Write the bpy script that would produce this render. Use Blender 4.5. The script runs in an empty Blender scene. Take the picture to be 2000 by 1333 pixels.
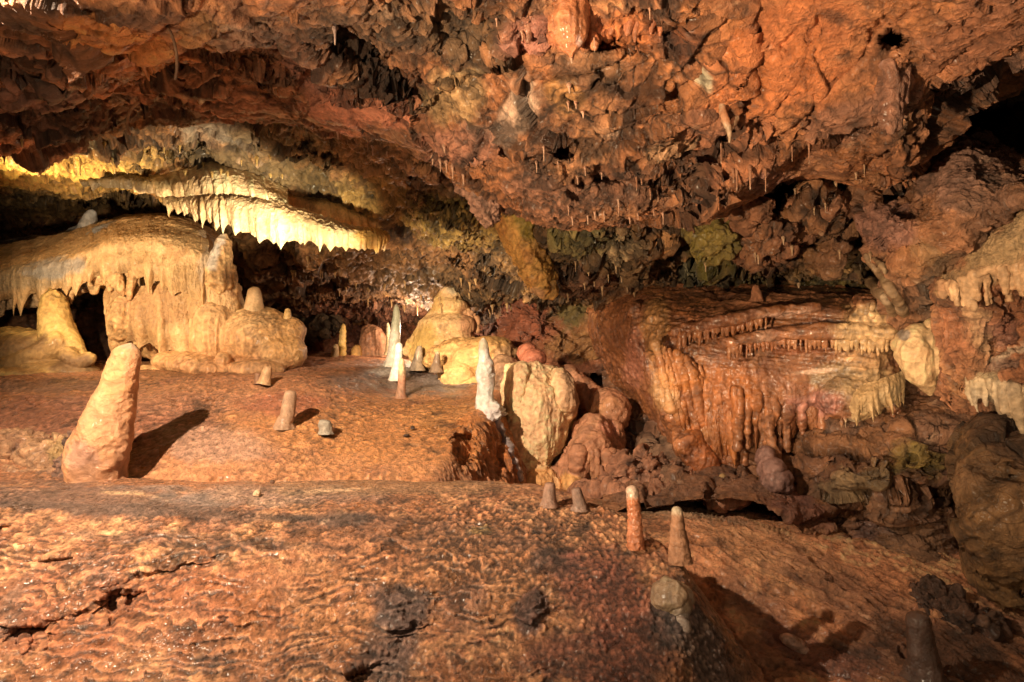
import bpy, math, random
import numpy as np
F = 2000*24/36.0
CZ = 1.5
f32 = np.float32
rng = np.random.RandomState(7)
random.seed(7)
from concurrent.futures import ThreadPoolExecutor
POOL = ThreadPoolExecutor(4)
scene = bpy.context.scene
C = scene.collection

# ------------------------------------------------------------------ helpers
def W(px, py, d):
    """point seen at (px,py) of the 2000x1333 photograph, d metres ahead"""
    return np.array([(px-1000.0)/F*d, d, CZ-(py-666.5)/F*d])
def proj(P):
    d = np.maximum(P[:, 1], 0.05)
    return P[:, 0]/d*F+1000.0, (CZ-P[:, 2])/d*F+666.5, d

PERM = rng.permutation(256).astype(np.int32)
_g = rng.normal(size=(256, 3)); GRAD = (_g/np.linalg.norm(_g, axis=1)[:, None]).astype(f32)
RPT = rng.rand(256, 3).astype(f32)
def _hash(x, y, z):
    return PERM[(PERM[(PERM[x & 255]+y) & 255]+z) & 255]
PERM2 = np.concatenate([PERM, PERM, PERM[:2]])
def _perlin(P):
    F0 = np.floor(P); I = F0.astype(np.int32) & 255; f = P-F0
    u = f*f*f*(f*(f*6-15)+10)
    X, Y, Z = I[:, 0], I[:, 1], I[:, 2]; fx, fy, fz = f[:, 0], f[:, 1], f[:, 2]; ux, uy, uz = u[:, 0], u[:, 1], u[:, 2]
    A = PERM2[X]; B = PERM2[X+1]
    def g(h, x, y, z):
        q = GRAD[h]; return q[:, 0]*x+q[:, 1]*y+q[:, 2]*z
    def plane(H, x):
        h0 = PERM2[H+Y]; h1 = PERM2[H+Y+1]
        a = g(PERM2[h0+Z], x, fy, fz); b = g(PERM2[h1+Z], x, fy-1, fz)
        c = g(PERM2[h0+Z+1], x, fy, fz-1); d = g(PERM2[h1+Z+1], x, fy-1, fz-1)
        a = a+uy*(b-a); c = c+uy*(d-c); return a+uz*(c-a)
    p = plane(A, fx); q = plane(B, fx-1)
    return (p+ux*(q-p))*f32(1.6)
def chunked(fn, P, *a):
    P = np.ascontiguousarray(P, dtype=f32)
    parts = [P[i:i+60000] for i in range(0, len(P), 60000)]
    res = list(POOL.map(lambda q: fn(q, *a), parts)) if len(parts) > 1 else [fn(P, *a)]
    if isinstance(res[0], tuple):
        return tuple(np.concatenate([r[k] for r in res]) for k in range(len(res[0])))
    return np.concatenate(res)
def noise(P, s=1.0, seed=0):
    sc = np.asarray(s, dtype=f32)
    return chunked(_perlin, np.asarray(P, f32)*sc+f32(seed*17.31+0.5))
def fbm(P, s=1.0, o=4, seed=0, gain=0.5, mode=0):
    out = 0; a = 1.0; t = 0; sc = np.asarray(s, dtype=f32)
    for k in range(o):
        n = noise(P, sc, seed+k*3.7)
        if mode == 1: n = 1-2*np.abs(n)          # ridged
        elif mode == 2: n = 2*np.abs(n)-0.7      # billowed
        out = out+a*n; t += a; a *= gain; sc = sc*2.07
    return out/t
def _voro(P):
    I = np.floor(P).astype(np.int32)
    f1 = np.full(len(P), 9, f32); f2 = np.full(len(P), 9, f32); hid = np.zeros(len(P), np.int32)
    for dx in (-1, 0, 1):
        for dy in (-1, 0, 1):
            for dz in (-1, 0, 1):
                h = _hash(I[:, 0]+dx, I[:, 1]+dy, I[:, 2]+dz)
                q = RPT[h]
                d = np.sqrt((I[:, 0]+dx+q[:, 0]-P[:, 0])**2+(I[:, 1]+dy+q[:, 1]-P[:, 1])**2+(I[:, 2]+dz+q[:, 2]-P[:, 2])**2)
                n = d < f1
                f2 = np.where(n, f1, np.minimum(f2, d)); hid = np.where(n, h, hid); f1 = np.where(n, d, f1)
    return f1, f2, hid
def voro(P, s=1.0, seed=0):
    return chunked(_voro, np.asarray(P, f32)*np.asarray(s, f32)+f32(seed*11.7+0.3))
def _facet(P):
    I = np.floor(P).astype(np.int32)
    f1 = np.full(len(P), 9, f32); f2 = np.full(len(P), 9, f32); dt = np.zeros(len(P), f32); hid = np.zeros(len(P), np.int32)
    for dx in (-1, 0, 1):
        for dy in (-1, 0, 1):
            for dz in (-1, 0, 1):
                h = _hash(I[:, 0]+dx, I[:, 1]+dy, I[:, 2]+dz)
                q = RPT[h]; a = P[:, 0]-(I[:, 0]+dx+q[:, 0]); b = P[:, 1]-(I[:, 1]+dy+q[:, 1]); c = P[:, 2]-(I[:, 2]+dz+q[:, 2])
                d = np.sqrt(a*a+b*b+c*c); g = GRAD[h]
                n = d < f1
                f2 = np.where(n, f1, np.minimum(f2, d)); dt = np.where(n, a*g[:, 0]+b*g[:, 1]+c*g[:, 2], dt); hid = np.where(n, h, hid); f1 = np.where(n, d, f1)
    return f2-f1, dt, hid
def facets(P, s, tilt, seed=0, oct=3, crackw=.06):
    '''broken-rock relief: tilted planes with sharp edges, at several sizes; returns height, crease mask'''
    P = np.asarray(P, f32); h = 0; cr = 0; T = tilt
    j = np.stack([noise(P, s*3, seed+201), noise(P, s*3, seed+202), noise(P, s*3, seed+203)], 1)*(.10/s)
    j2 = np.stack([noise(P, s*11, seed+204), noise(P, s*11, seed+205), noise(P, s*11, seed+206)], 1)*(.03/s)
    for k in range(oct):
        e, dt, hid = chunked(_facet, (P+j+j2)*f32(s)+f32(seed*7.7+k*3.1))
        h = h+T*(dt+(.22, .35, .5)[min(k, 2)]*(RPT[hid, 2]-.5))/s
        c = np.exp(-(e/crackw)**2); h = h-c*T*.16/s
        cr = np.maximum(cr, c*(1, .8, .6)[k]); s = s*2.35; T = T*.95
    return h, cr
def sstep(a, b, x):
    t = np.clip((x-a)/(b-a), 0, 1); return t*t*(3-2*t)
def rotm(ax, deg):
    a = math.radians(deg); c, s = math.cos(a), math.sin(a)
    return {'x': np.array([[1,0,0],[0,c,-s],[0,s,c]]), 'y': np.array([[c,0,s],[0,1,0],[-s,0,c]]), 'z': np.array([[c,-s,0],[s,c,0],[0,0,1]])}[ax]

# ------------------------------------------------------------------ colours (albedo)
OR=(.50,.235,.11); RD=(.36,.13,.07); BR=(.22,.11,.06); DK=(.055,.035,.025); PK=(.52,.25,.18)
CR=(.62,.44,.25); YL=(.60,.42,.15); GY=(.30,.28,.26); OL=(.17,.14,.04); WH=(.78,.74,.66); MV=(.30,.18,.15)
TN=(.46,.30,.16); DB=(.12,.065,.04); BG=(.36,.38,.38); LO=(.60,.30,.13)
def ramp(t, cols):
    n = len(cols)-1; t = np.clip(t, 0, 0.9999)*n; i = t.astype(int); f = (t-i)[:, None]
    cols = np.array(cols, f32); f = f*f*(3-2*f)
    return cols[i]*(1-f)+cols[i+1]*f
def palette(P, cols, s=1.6, seed=0, contrast=1.0):
    t = fbm(P, s, 5, seed+5, 0.6)*contrast*1.1+0.5
    return ramp(t, cols)
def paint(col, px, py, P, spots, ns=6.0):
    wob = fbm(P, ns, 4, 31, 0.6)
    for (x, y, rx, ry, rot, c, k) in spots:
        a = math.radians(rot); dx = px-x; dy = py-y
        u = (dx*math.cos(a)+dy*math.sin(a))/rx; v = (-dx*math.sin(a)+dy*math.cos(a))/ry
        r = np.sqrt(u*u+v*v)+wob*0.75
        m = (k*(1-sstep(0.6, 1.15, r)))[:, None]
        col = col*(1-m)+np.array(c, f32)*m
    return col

# ------------------------------------------------------------------ materials
def make_mat(name, rough=(0.45, 0.85), bump=0.5, bscale=60, spec=0.4, mott=(0.68, 1.28), coat=.0):
    m = bpy.data.materials.new(name); m.use_nodes = True; nt = m.node_tree; N = nt.nodes; L = nt.links
    b = N['Principled BSDF']
    at = N.new('ShaderNodeAttribute'); at.attribute_name = 'Col'
    tc = N.new('ShaderNodeTexCoord')
    def nz(sc, det=6, dist=0.0, rg=0.6):
        n = N.new('ShaderNodeTexNoise'); n.inputs['Scale'].default_value = sc; n.inputs['Detail'].default_value = det
        n.inputs['Roughness'].default_value = rg; n.inputs['Distortion'].default_value = dist
        L.new(tc.outputs['Object'], n.inputs['Vector']); return n
    def mr(src, a, bb, c, d):
        r = N.new('ShaderNodeMapRange'); L.new(src, r.inputs['Value'])
        for k, v in zip(('From Min', 'From Max', 'To Min', 'To Max'), (a, bb, c, d)): r.inputs[k].default_value = v
        return r.outputs['Result']
    n1 = nz(22, 8, 0.6, 0.7); n2 = nz(bscale, 6, 0.3, 0.65); n3 = nz(6, 5, 0.4)
    mul = N.new('ShaderNodeVectorMath'); mul.operation = 'SCALE'
    L.new(at.outputs['Color'], mul.inputs[0]); L.new(mr(n1.outputs['Fac'], 0.3, 0.7, *mott), mul.inputs['Scale'])
    L.new(mul.outputs['Vector'], b.inputs['Base Color'])
    L.new(mr(n3.outputs['Fac'], 0.35, 0.65, rough[0], rough[1]), b.inputs['Roughness'])
    b.inputs['Specular IOR Level'].default_value = spec
    b.inputs['Coat Weight'].default_value = coat; b.inputs['Coat Roughness'].default_value = .22
    add = N.new('ShaderNodeMath'); add.operation = 'MULTIPLY_ADD'
    L.new(n1.outputs['Fac'], add.inputs[0]); add.inputs[1].default_value = 2.5; L.new(n2.outputs['Fac'], add.inputs[2])
    bp = N.new('ShaderNodeBump'); bp.inputs['Strength'].default_value = bump; bp.inputs['Distance'].default_value = 0.02
    L.new(add.outputs[0], bp.inputs['Height']); L.new(bp.outputs['Normal'], b.inputs['Normal'])
    return m
M_ROCK = make_mat('cave_rock', (0.24, 0.8), 0.8, 80, 0.6, coat=0.12)
M_WET = make_mat('wet_flowstone', (0.16, 0.5), 0.5, 100, 0.6, coat=0.5)
M_FLOW = make_mat('flowstone', (0.3, 0.7), 0.5, 120, 0.45, (0.72, 1.22), coat=0.12)
M_CALC = make_mat('calcite', (0.25, 0.6), 0.4, 120, 0.5, (0.8, 1.15), coat=0.25)
M_CLAY = make_mat('clay_flowstone', (0.22, 0.7), 0.85, 95, 0.6, (0.62, 1.3), coat=0.16)

# ------------------------------------------------------------------ object output
ZB = np.full((360, 560), 99.0)      # nearest surface seen from the viewpoint; used to stand things on surfaces
def register(P):
    px, py, d = proj(P)
    i = ((py+50)/4).astype(int); j = ((px+100)/4).astype(int)
    ok = (i >= 0) & (i < 360) & (j >= 0) & (j < 560) & (P[:, 1] > .5)
    np.minimum.at(ZB, (i[ok], j[ok]), d[ok])
def depth(px, py, r=1):
    i = int((py+50)/4); j = int((px+100)/4)
    z = ZB[max(0, i-r):i+r+1, max(0, j-r):j+r+1]
    z = z[z < 90]
    return float(np.median(z)) if len(z) else 5.0
def tag(o, label=None, cat=None, group=None, kind=None):
    if label: o['label'] = label
    if cat: o['category'] = cat
    if group: o['group'] = group
    if kind: o['kind'] = kind
def emit(name, P, faces, col, mat, base=None, parent=None, reg=True, smooth=True):
    P = np.asarray(P, np.float64)
    if base is None: base = np.zeros(3)
    base = np.asarray(base, float)
    me = bpy.data.meshes.new(name)
    nf = len(faces); k = faces.shape[1]
    me.vertices.add(len(P)); me.vertices.foreach_set('co', (P-base).astype(f32).ravel())
    me.loops.add(nf*k); me.loops.foreach_set('vertex_index', faces.astype(np.int32).ravel())
    me.polygons.add(nf); me.polygons.foreach_set('loop_start', (np.arange(nf)*k).astype(np.int32))
    me.polygons.foreach_set('use_smooth', np.full(nf, smooth))
    me.update(calc_edges=True)
    a = me.color_attributes.new('Col', 'FLOAT_COLOR', 'POINT')
    c4 = np.ones((len(P), 4), f32); col = np.clip(np.asarray(col, f32), .008, .9)
    lum = (col*np.array([.3, .6, .1], f32)).sum(1)[:, None]; col = lum+(col-lum)*1.04; col = col*(np.clip(lum/.24, .3, 2.2)**.22)
    c4[:, :3] = np.clip(col*np.array([1.05, .955, .93], f32), 0.006, 0.88)
    a.data.foreach_set('color', c4.ravel())
    me.materials.append(mat)
    o = bpy.data.objects.new(name, me); C.objects.link(o)
    if parent is not None:
        o.parent = parent; o.location = base-np.array(parent.location)
    else:
        o.location = base
    if reg: register(P)
    return o

def gfaces(m, n, wrap=False):
    i = np.arange(m-1)[:, None]; j = np.arange(n if wrap else n-1)[None, :]; j2 = (j+1) % n
    return np.stack([i*n+j, i*n+j2, (i+1)*n+j2, (i+1)*n+j], -1).reshape(-1, 4)
def gnormals(G, ref=None):
    du = np.gradient(G, axis=1); dv = np.gradient(G, axis=0)
    n = np.cross(du, dv); n /= np.linalg.norm(n, axis=2)[:, :, None]+1e-12
    if ref is None: ref = np.array([0, 0, CZ])
    if np.mean(np.sum(n*(ref-G), 2)) < 0: n = -n
    return n
def crw(n, c):
    """Catmull-Rom weights: n samples over c control points"""
    Wt = np.zeros((n, c)); t = np.linspace(0, c-1, n); i = np.minimum(t.astype(int), c-2); f = t-i
    w = [(-f**3+2*f**2-f)/2, (3*f**3-5*f**2+2)/2, (-3*f**3+4*f**2+f)/2, (f**3-f**2)/2]
    for k in range(4):
        idx = i-1+k; wk = w[k]
        lo = idx < 0; hi = idx > c-1
        np.add.at(Wt, (np.arange(n), np.clip(idx, 0, c-1)), wk)
        # linear extrapolation at the ends
        np.add.at(Wt, (np.arange(n)[lo], np.zeros(lo.sum(), int)), wk[lo]); np.add.at(Wt, (np.arange(n)[lo], np.ones(lo.sum(), int)), -wk[lo])
        np.add.at(Wt, (np.arange(n)[hi], np.full(hi.sum(), c-1)), wk[hi]); np.add.at(Wt, (np.arange(n)[hi], np.full(hi.sum(), c-2)), -wk[hi])
    return Wt
def netgrid(net, n, m):
    ctrl = np.array([[W(*p) for p in row] for row in net])
    A = crw(m, ctrl.shape[0]); B = crw(n, ctrl.shape[1])
    return np.einsum('ir,rck,jc->ijk', A, ctrl, B)

def root(name, loc, label, cat, group=None):
    o = bpy.data.objects.new(name, None); C.objects.link(o); o.location = [float(v) for v in loc]; o.empty_display_size = .1
    tag(o, label, cat, group); return o
# relief stamps, in the coordinates of the photograph:
def poly_dist(px, py, pts):
    best = np.full(len(px), 1e9, f32); side = np.zeros(len(px), f32)
    for (x0, y0), (x1, y1) in zip(pts[:-1], pts[1:]):
        vx, vy = x1-x0, y1-y0; L2 = vx*vx+vy*vy
        t = np.clip(((px-x0)*vx+(py-y0)*vy)/L2, 0, 1)
        d = np.hypot(px-x0-t*vx, py-y0-t*vy)
        s = (vx*(py-y0)-vy*(px-x0))/math.sqrt(L2)
        m = d < best; side = np.where(m, np.sign(s), side); best = np.where(m, d, best)
    return best, side
def stamps(G, st, wobble=1.0):
    """each stamp pushes along the sight line: + towards the room, - into the rock"""
    P = G.reshape(-1, 3); px, py, d = proj(P)
    wx = fbm(P, 5, 4, 41, .6)*26*wobble; wy = fbm(P, 5, 4, 47, .6)*26*wobble
    h = np.zeros(len(P))
    for s in st:
        k = s[0]
        if k == 'h':       # hole / bump: x,y,rx,ry,rot,amp,edge
            _, x, y, rx, ry, rot, amp, edge = s
            a = math.radians(rot); sc = min(1.0, min(rx, ry)/22.0)
            dx = px+wx*sc-x; dy = py+wy*sc-y
            u = (dx*math.cos(a)+dy*math.sin(a))/rx; v = (-dx*math.sin(a)+dy*math.cos(a))/ry
            h += amp*(1-sstep(1-edge, 1+edge*.3, np.sqrt(u*u+v*v)))
        elif k == 'c':     # crack: pts,width,depth
            dd, _ = poly_dist(px+wx*.5, py+wy*.5, s[1]); h -= s[3]*np.exp(-(dd/s[2])**2)
        elif k == 's':     # step: right-hand side (below, when drawn left to right) recedes, fading over decay
            dd, sd = poly_dist(px+wx*.6, py+wy*.6, s[1]); 
            m = (sd > 0)*np.exp(-dd/s[3]) * sstep(0, 6, dd)
            h -= s[2]*m
    D = P-np.array([0, 0, CZ]); D /= np.linalg.norm(D, axis=1)[:, None]
    return (P-D*h[:, None]).reshape(G.shape)

def stair(n, k):
    t = n*k; fl = np.floor(t); fr = t-fl
    return (fl+sstep(.70, 1.0, fr))/k
def rockdisp(P, big=.10, bs=1.3, ridge=.05, rs=3.0, crack=.05, cs=2.2, knob=.015, ks=13, fine=.006, fs=34, A=None, seed=0, st1=0, ss1=2.4, st2=0, ss2=7.5, fac=0, fsc=2.2, foct=3, warp=.07):
    """heights of natural broken limestone"""
    Q = P if A is None else P@np.asarray(A, f32)
    Q = np.asarray(Q, f32)
    wv = np.stack([noise(Q, 2.1, seed+1), noise(Q, 2.1, seed+2), noise(Q, 2.1, seed+3)], 1)
    Qw = Q+wv*warp
    h = big*fbm(Qw, bs, 3, seed+10)
    h = h+ridge*fbm(Qw, rs, 4, seed+20, .5, 1)
    if crack:
        f1, f2, hid = voro(Qw, cs, seed)
        h = h-crack*np.exp(-(f2-f1)*9)+crack*1.1*(RPT[hid, 0]-.5)*sstep(0, .15, f2-f1)
    mask = sstep(-.25, .3, noise(Q, 1.7, seed+33))
    cav = fbm(Qw, ks, 3, seed+40, .55, 2)*(.35+mask)
    h = h+knob*cav
    fi = fbm(Q, fs, 3, seed+50, .6)
    h = h+fine*fi
    c = cav*.6+fi*.5
    if fac:
        fh, cr = facets(Qw, fsc, fac, seed, foct); fade = .45+.55*sstep(-.3, .3, noise(Q, 1.1, seed+90)); h = h+fh*fade; c = c-cr*.75*fade
    if st1: 
        n = fbm(Qw, ss1, 4, seed+80, .5); k = stair(n, 6); h = h+st1*k; c = c+(k-n)*4
    if st2:
        n = fbm(Qw, ss2, 3, seed+85, .5); k = stair(n, 4); h = h+st2*k*(.4+mask); c = c+(k-n)*3
    return h, c

SHEETS = {}
def sheet(name, net, n, m, disp, cols, spots=(), st=(), pal=(1.6, 1.0), mat=None, post=None, label_kind='structure', wob=1.0, seed=0, cavk=.35, clear=None):
    G = netgrid(net, n, m) if not isinstance(net, np.ndarray) else net
    m, n = G.shape[:2]
    if st: G = stamps(G, st, wob)
    P0 = G.reshape(-1, 3); N = gnormals(G).reshape(-1, 3)
    px, py, d = proj(P0)
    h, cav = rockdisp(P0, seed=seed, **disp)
    if post: h, cav = post(P0, px, py, h, cav)
    P = P0+N*h[:, None]
    # tangential ruffling so that the relief overhangs a little
    tv = np.stack([noise(P0, 7, seed+70), noise(P0, 7, seed+71), noise(P0, 7, seed+72)], 1)*.006
    P = P+tv
    col = palette(P0, cols, pal[0], seed, pal[1])
    px, py, d = proj(P0)
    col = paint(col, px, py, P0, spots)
    dk = sstep(.12, .42, fbm(P0, 4.2, 5, seed+140, .65))*.62; col = col*(1-dk[:, None])+np.array((.05,.035,.028), f32)*dk[:, None]
    pl = sstep(.30, .55, fbm(P0, 7.5, 4, seed+150, .6))*.35; col = col*(1-pl[:, None])+np.array((.60,.46,.33), f32)*pl[:, None]
    col = col*(np.clip(1+cavk*cav*1.9, .28, 1.6))[:, None]  # crevice grime plus crease shade, both baked into the colour
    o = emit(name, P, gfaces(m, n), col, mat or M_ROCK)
    tag(o, kind='structure')
    SHEETS[name] = o
    return o

# ------------------------------------------------------------------ lathe: stalagmites, stalactites, straws
def stal(name, pts, label=None, cat='stalagmite', group=None, d=None, cols=(OR, LO), mat=None, rough=.12, rings=None, nseg=40, spots=(), dd=0.0, parent=None, band=0.0, seed=None, sink=0.0, tipcol=None, pal=9.0, flare=True):
    """pts: (px,py,r) axis points from base to tip in photograph units at depth d"""
    px0, py0 = pts[0][:2]
    if d is None: d = depth(px0, py0)
    d = d+dd
    seed = seed if seed is not None else int(px0*7+py0) % 97
    pts = np.array([p if len(p) == 4 else (p[0], p[1], p[2], 0) for p in pts], float)
    if flare and len(pts) > 2 and abs(pts[0][1]-pts[-1][1]) > 2.5*pts[0][2] and pts[0][1] > pts[-1][1]:
        r0 = pts[0][2]; pts = np.concatenate([[[pts[0][0], pts[0][1]+r0*.5, r0*1.4, 0], [pts[0][0], pts[0][1]+r0*.05, r0*1.15, 0]], pts[0:1]+np.array([[0, -r0*.4, 0, 0]]), pts[1:]])
    L = np.abs(np.diff(pts[:, 0]))+np.abs(np.diff(pts[:, 1])); tot = L.sum()
    rings = rings or int(np.clip(tot/1.6, 14, 170))
    A = crw(rings, len(pts)); tt = np.concatenate([[0], np.cumsum(L)])/tot
    # arclength-like resample
    q = np.stack([np.interp(np.linspace(0, 1, rings), tt, pts[:, k]) for k in range(4)], 1)
    ker = np.ones(5)/5
    if rings > 20:
        for k in range(4):
            e = np.concatenate([[2*q[0, k]-q[j, k] for j in (2, 1)], q[:, k], [2*q[-1, k]-q[-j-1, k] for j in (1, 2)]])
            q[:, k] = np.convolve(e, ker, 'valid')
    cen = np.array([W(a, b, d+z) for a, b, _, z in q]); r = np.maximum(q[:, 2], 0)*d/F
    # round the tip
    s = np.linspace(0, 1, rings); r = r*np.sqrt(np.clip(1-((s-.93)/.07).clip(0, 1)**2, 0, 1))
    th = np.linspace(0, 2*math.pi, nseg, endpoint=False)
    ax = np.gradient(cen, axis=0); ax /= np.linalg.norm(ax, axis=1)[:, None]+1e-9
    u = np.cross(ax, np.array([0, 1, 0.])); u /= np.linalg.norm(u, axis=1)[:, None]+1e-9
    v = np.cross(u, ax)
    ring = cen[:, None]+r[:, None, None]*(np.cos(th)[None, :, None]*u[:, None]+np.sin(th)[None, :, None]*v[:, None])
    P = ring.reshape(-1, 3); C0 = np.repeat(cen, nseg, 0); N = P-C0; Rr = np.linalg.norm(N, axis=1); N /= Rr[:, None]+1e-9
    rm = float(r.max())
    n1 = fbm(P, .55/rm, 3, seed); n2 = fbm(P*np.array([1, 1, .8]), 2.4/rm, 4, seed+3, .6)
    h = rough*(n1*.9+n2*.45)+(.05*np.abs(noise(P, 5/rm, seed+9)))*(rough > .05)
    if rm > .02: h = h*(1+1.2*(1-sstep(0, .22, np.repeat(s, nseg))))+.10*(noise(P, 1.6/rm, seed+21))*(1-sstep(0, .25, np.repeat(s, nseg)))
    if rm > .02: h = h+.010*stair(fbm(np.stack([P[:, 0]*.5, P[:, 1]*.5, P[:, 2]*2.0], 1), 2.0/rm, 2, seed+14), 4)
    if band: h = h+band*np.sin(C0[:, 2]/rm*9+n1*4)
    P = P+N*(h*np.minimum(Rr, rm)*1.0)[:, None]
    col = palette(P, list(cols), pal, seed, 1.0)
    if tipcol is not None:
        w = sstep(.80, .97, np.repeat(s, nseg)+n2*.06)[:, None]; col = col*(1-w)+np.array(tipcol)*w
    px, py, _ = proj(P)
    if spots: col = paint(col, px, py, P, spots, 14.0)
    col = col*(1+.5*n2)[:, None]
    base = np.array([cen[0][0], cen[0][1], cen[0][2]])
    o = emit(name, P, gfaces(rings, nseg, True), col, mat or M_FLOW, base=base, parent=parent, reg=False)
    if parent is None: tag(o, label, cat, group)
    return o

# ------------------------------------------------------------------ soft solids: unions of ellipsoids, tapered chains and slabs, voxel-remeshed
_ico = None
def ico():
    global _ico
    if _ico is None:
        n, m = 24, 14
        th = np.linspace(0, 2*math.pi, n, endpoint=False); ph = np.linspace(.0, math.pi, m)
        V = np.stack([np.outer(np.sin(ph), np.cos(th)), np.outer(np.sin(ph), np.sin(th)), np.outer(np.cos(ph), np.ones(n))], -1).reshape(-1, 3)
        _ico = (V, gfaces(m, n, True))
    return _ico
def prim(p):
    k = p[0]
    if k == 'e':      # px,py,d,rx,ry(depth, m),rz in photo px,rot
        _, px, py, d, rx, rd, rz, rot = p
        V, Fq = ico(); s = d/F
        v = V*np.array([rx*s, rd, rz*s]); v = v@rotm('y', rot).T
        return v+W(px, py, d), Fq
    if k == 'c':      # chain of (px,py,d,r)
        pts = p[1]; Vs = []; Fs = []; off = 0
        n = 14
        q = np.array(pts, float); cen = np.array([W(a, b, c) for a, b, c, _ in q]); r = q[:, 3]*q[:, 2]/F
        m = max(6, len(pts)*5); t = np.linspace(0, len(pts)-1, m)
        B = crw(m, len(pts)); cen = B@cen; r = np.interp(t, np.arange(len(pts)), r)
        ax = np.gradient(cen, axis=0); ax /= np.linalg.norm(ax, axis=1)[:, None]+1e-9
        cen = np.concatenate([[cen[0]-ax[0]*r[0]*.8], cen, [cen[-1]+ax[-1]*r[-1]*.8]]); ax = np.concatenate([[ax[0]], ax, [ax[-1]]])
        r = np.concatenate([[r[0]*.15], r, [r[-1]*.15]])
        u = np.cross(ax, np.array([0.02, 1, 0.01])); u /= np.linalg.norm(u, axis=1)[:, None]+1e-9
        v = np.cross(u, ax); th = np.linspace(0, 2*math.pi, n, endpoint=False)
        R = cen[:, None]+r[:, None, None]*(np.cos(th)[None, :, None]*u[:, None]+np.sin(th)[None, :, None]*v[:, None])
        V = R.reshape(-1, 3); Fq = gfaces(len(cen), n, True)
        b0 = len(V); V = np.concatenate([V, [cen[0]], [cen[-1]]]); a = np.arange(n); b = (a+1) % n
        Fq = np.concatenate([Fq, np.stack([b, a, np.full(n, b0), np.full(n, b0)], 1), np.stack([a+(len(cen)-1)*n, b+(len(cen)-1)*n, np.full(n, b0+1), np.full(n, b0+1)], 1)])
        return V, Fq
    if k == 's':      # slab: net, thickness (m)
        G = netgrid(p[1], 40, 24); N = gnormals(G); t = p[2]
        G2 = G-N*t; n, m = 40, 24
        V = np.concatenate([G.reshape(-1, 3), G2.reshape(-1, 3)]); f = gfaces(m, n); o = n*m
        Fs = [f, f[:, ::-1]+o]
        def strip(idx):
            a = np.array(idx[:-1]); b = np.array(idx[1:]); return np.stack([b, a, a+o, b+o], 1)
        top = list(range(n)); bot = [(m-1)*n+i for i in range(n)]; lf = [i*n for i in range(m)]; rt = [i*n+n-1 for i in range(m)]
        Fs += [strip(top), strip(bot[::-1]), strip(lf[::-1]), strip(rt)]
        return V, np.concatenate(Fs)
def vnorm(P, Q):
    n = np.zeros_like(P); a, b, c, d = (P[Q[:, k]] for k in range(4))
    fn = np.cross(c-a, d-b)
    for k in range(4):
        for ax in range(3): n[:, ax] += np.bincount(Q[:, k], fn[:, ax], len(P))
    return n/(np.linalg.norm(n, axis=1)[:, None]+1e-12)
def relax(P, Q, it=2, w=.5):
    deg = np.zeros(len(P)); 
    for k in range(4): deg += 2*np.bincount(Q[:, k], minlength=len(P))
    for _ in range(it):
        s = np.zeros_like(P)
        for k in range(4):
            for nb in (Q[:, (k+1) % 4], Q[:, (k-1) % 4]):
                for ax in range(3): s[:, ax] += np.bincount(Q[:, k], P[nb, ax], len(P))
        P = P*(1-w)+w*s/np.maximum(deg, 1)[:, None]
    return P
def soft(name, prims, vox, cols, label=None, cat=None, group=None, mat=None, disp=None, dispfn=None, spots=(), pal=(4, 1.0), it=2, parent=None, base=None, seed=0, cavk=.5, reg=True, kind=None):
    Vs = []; Fs = []; off = 0
    for p in prims:
        v, f = prim(p); Vs.append(v); Fs.append(f+off); off += len(v)
    V = np.concatenate(Vs); Q = np.concatenate(Fs)
    me = bpy.data.meshes.new('tmp'); faces = [tuple(dict.fromkeys(q)) for q in Q.tolist()]
    me.from_pydata(V.tolist(), [], [q for q in faces if len(q) > 2]); me.update()
    ob = bpy.data.objects.new('tmp', me); C.objects.link(ob)
    md = ob.modifiers.new('r', 'REMESH'); md.mode = 'VOXEL'; md.voxel_size = vox; md.use_smooth_shade = True
    dg = bpy.context.evaluated_depsgraph_get(); ev = ob.evaluated_get(dg); m2 = ev.to_mesh()
    P = np.empty(len(m2.vertices)*3, f32); m2.vertices.foreach_get('co', P); P = P.reshape(-1, 3).astype(float)
    nl = len(m2.loops); q = np.empty(nl, np.int32); m2.loops.foreach_get('vertex_index', q); q = q.reshape(-1, 4)
    ev.to_mesh_clear(); bpy.data.objects.remove(ob); bpy.data.meshes.remove(me)
    P = relax(P, q, it)
    N = vnorm(P, q)
    dp = dict(big=.03, bs=2.5, ridge=.012, rs=6, crack=0, knob=.006, ks=20, fine=.004, fs=42)
    if mat is M_ROCK: dp.update(fac=.5, fsc=5.5, foct=2, knob=.004)
    if disp: dp.update(disp)
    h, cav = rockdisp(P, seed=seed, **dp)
    px, py, d = proj(P)
    if dispfn:
        h2, c2 = dispfn(P, px, py, N); h = h+h2; cav = cav+c2
    P2 = P+N*h[:, None]
    col = palette(P, list(cols), pal[0], seed, pal[1])
    if spots: col = paint(col, px, py, P, spots)
    dk = sstep(.15, .5, fbm(P, 6, 4, seed+140, .65))*.40; col = col*(1-dk[:, None])+np.array((.09,.055,.035), f32)*dk[:, None]
    col = col*(np.clip(1+cavk*cav*1.5, .3, 1.6))[:, None]  # hollows painted darker, knobs lighter: grime and shade in one
    col[:, 1] *= .97
    if base is None: base = np.array([P2[:, 0].mean(), P2[:, 1].mean(), P2[:, 2].min()])
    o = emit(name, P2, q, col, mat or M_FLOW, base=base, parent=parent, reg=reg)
    if parent is None: tag(o, label, cat, group, kind)
    return o
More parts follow.
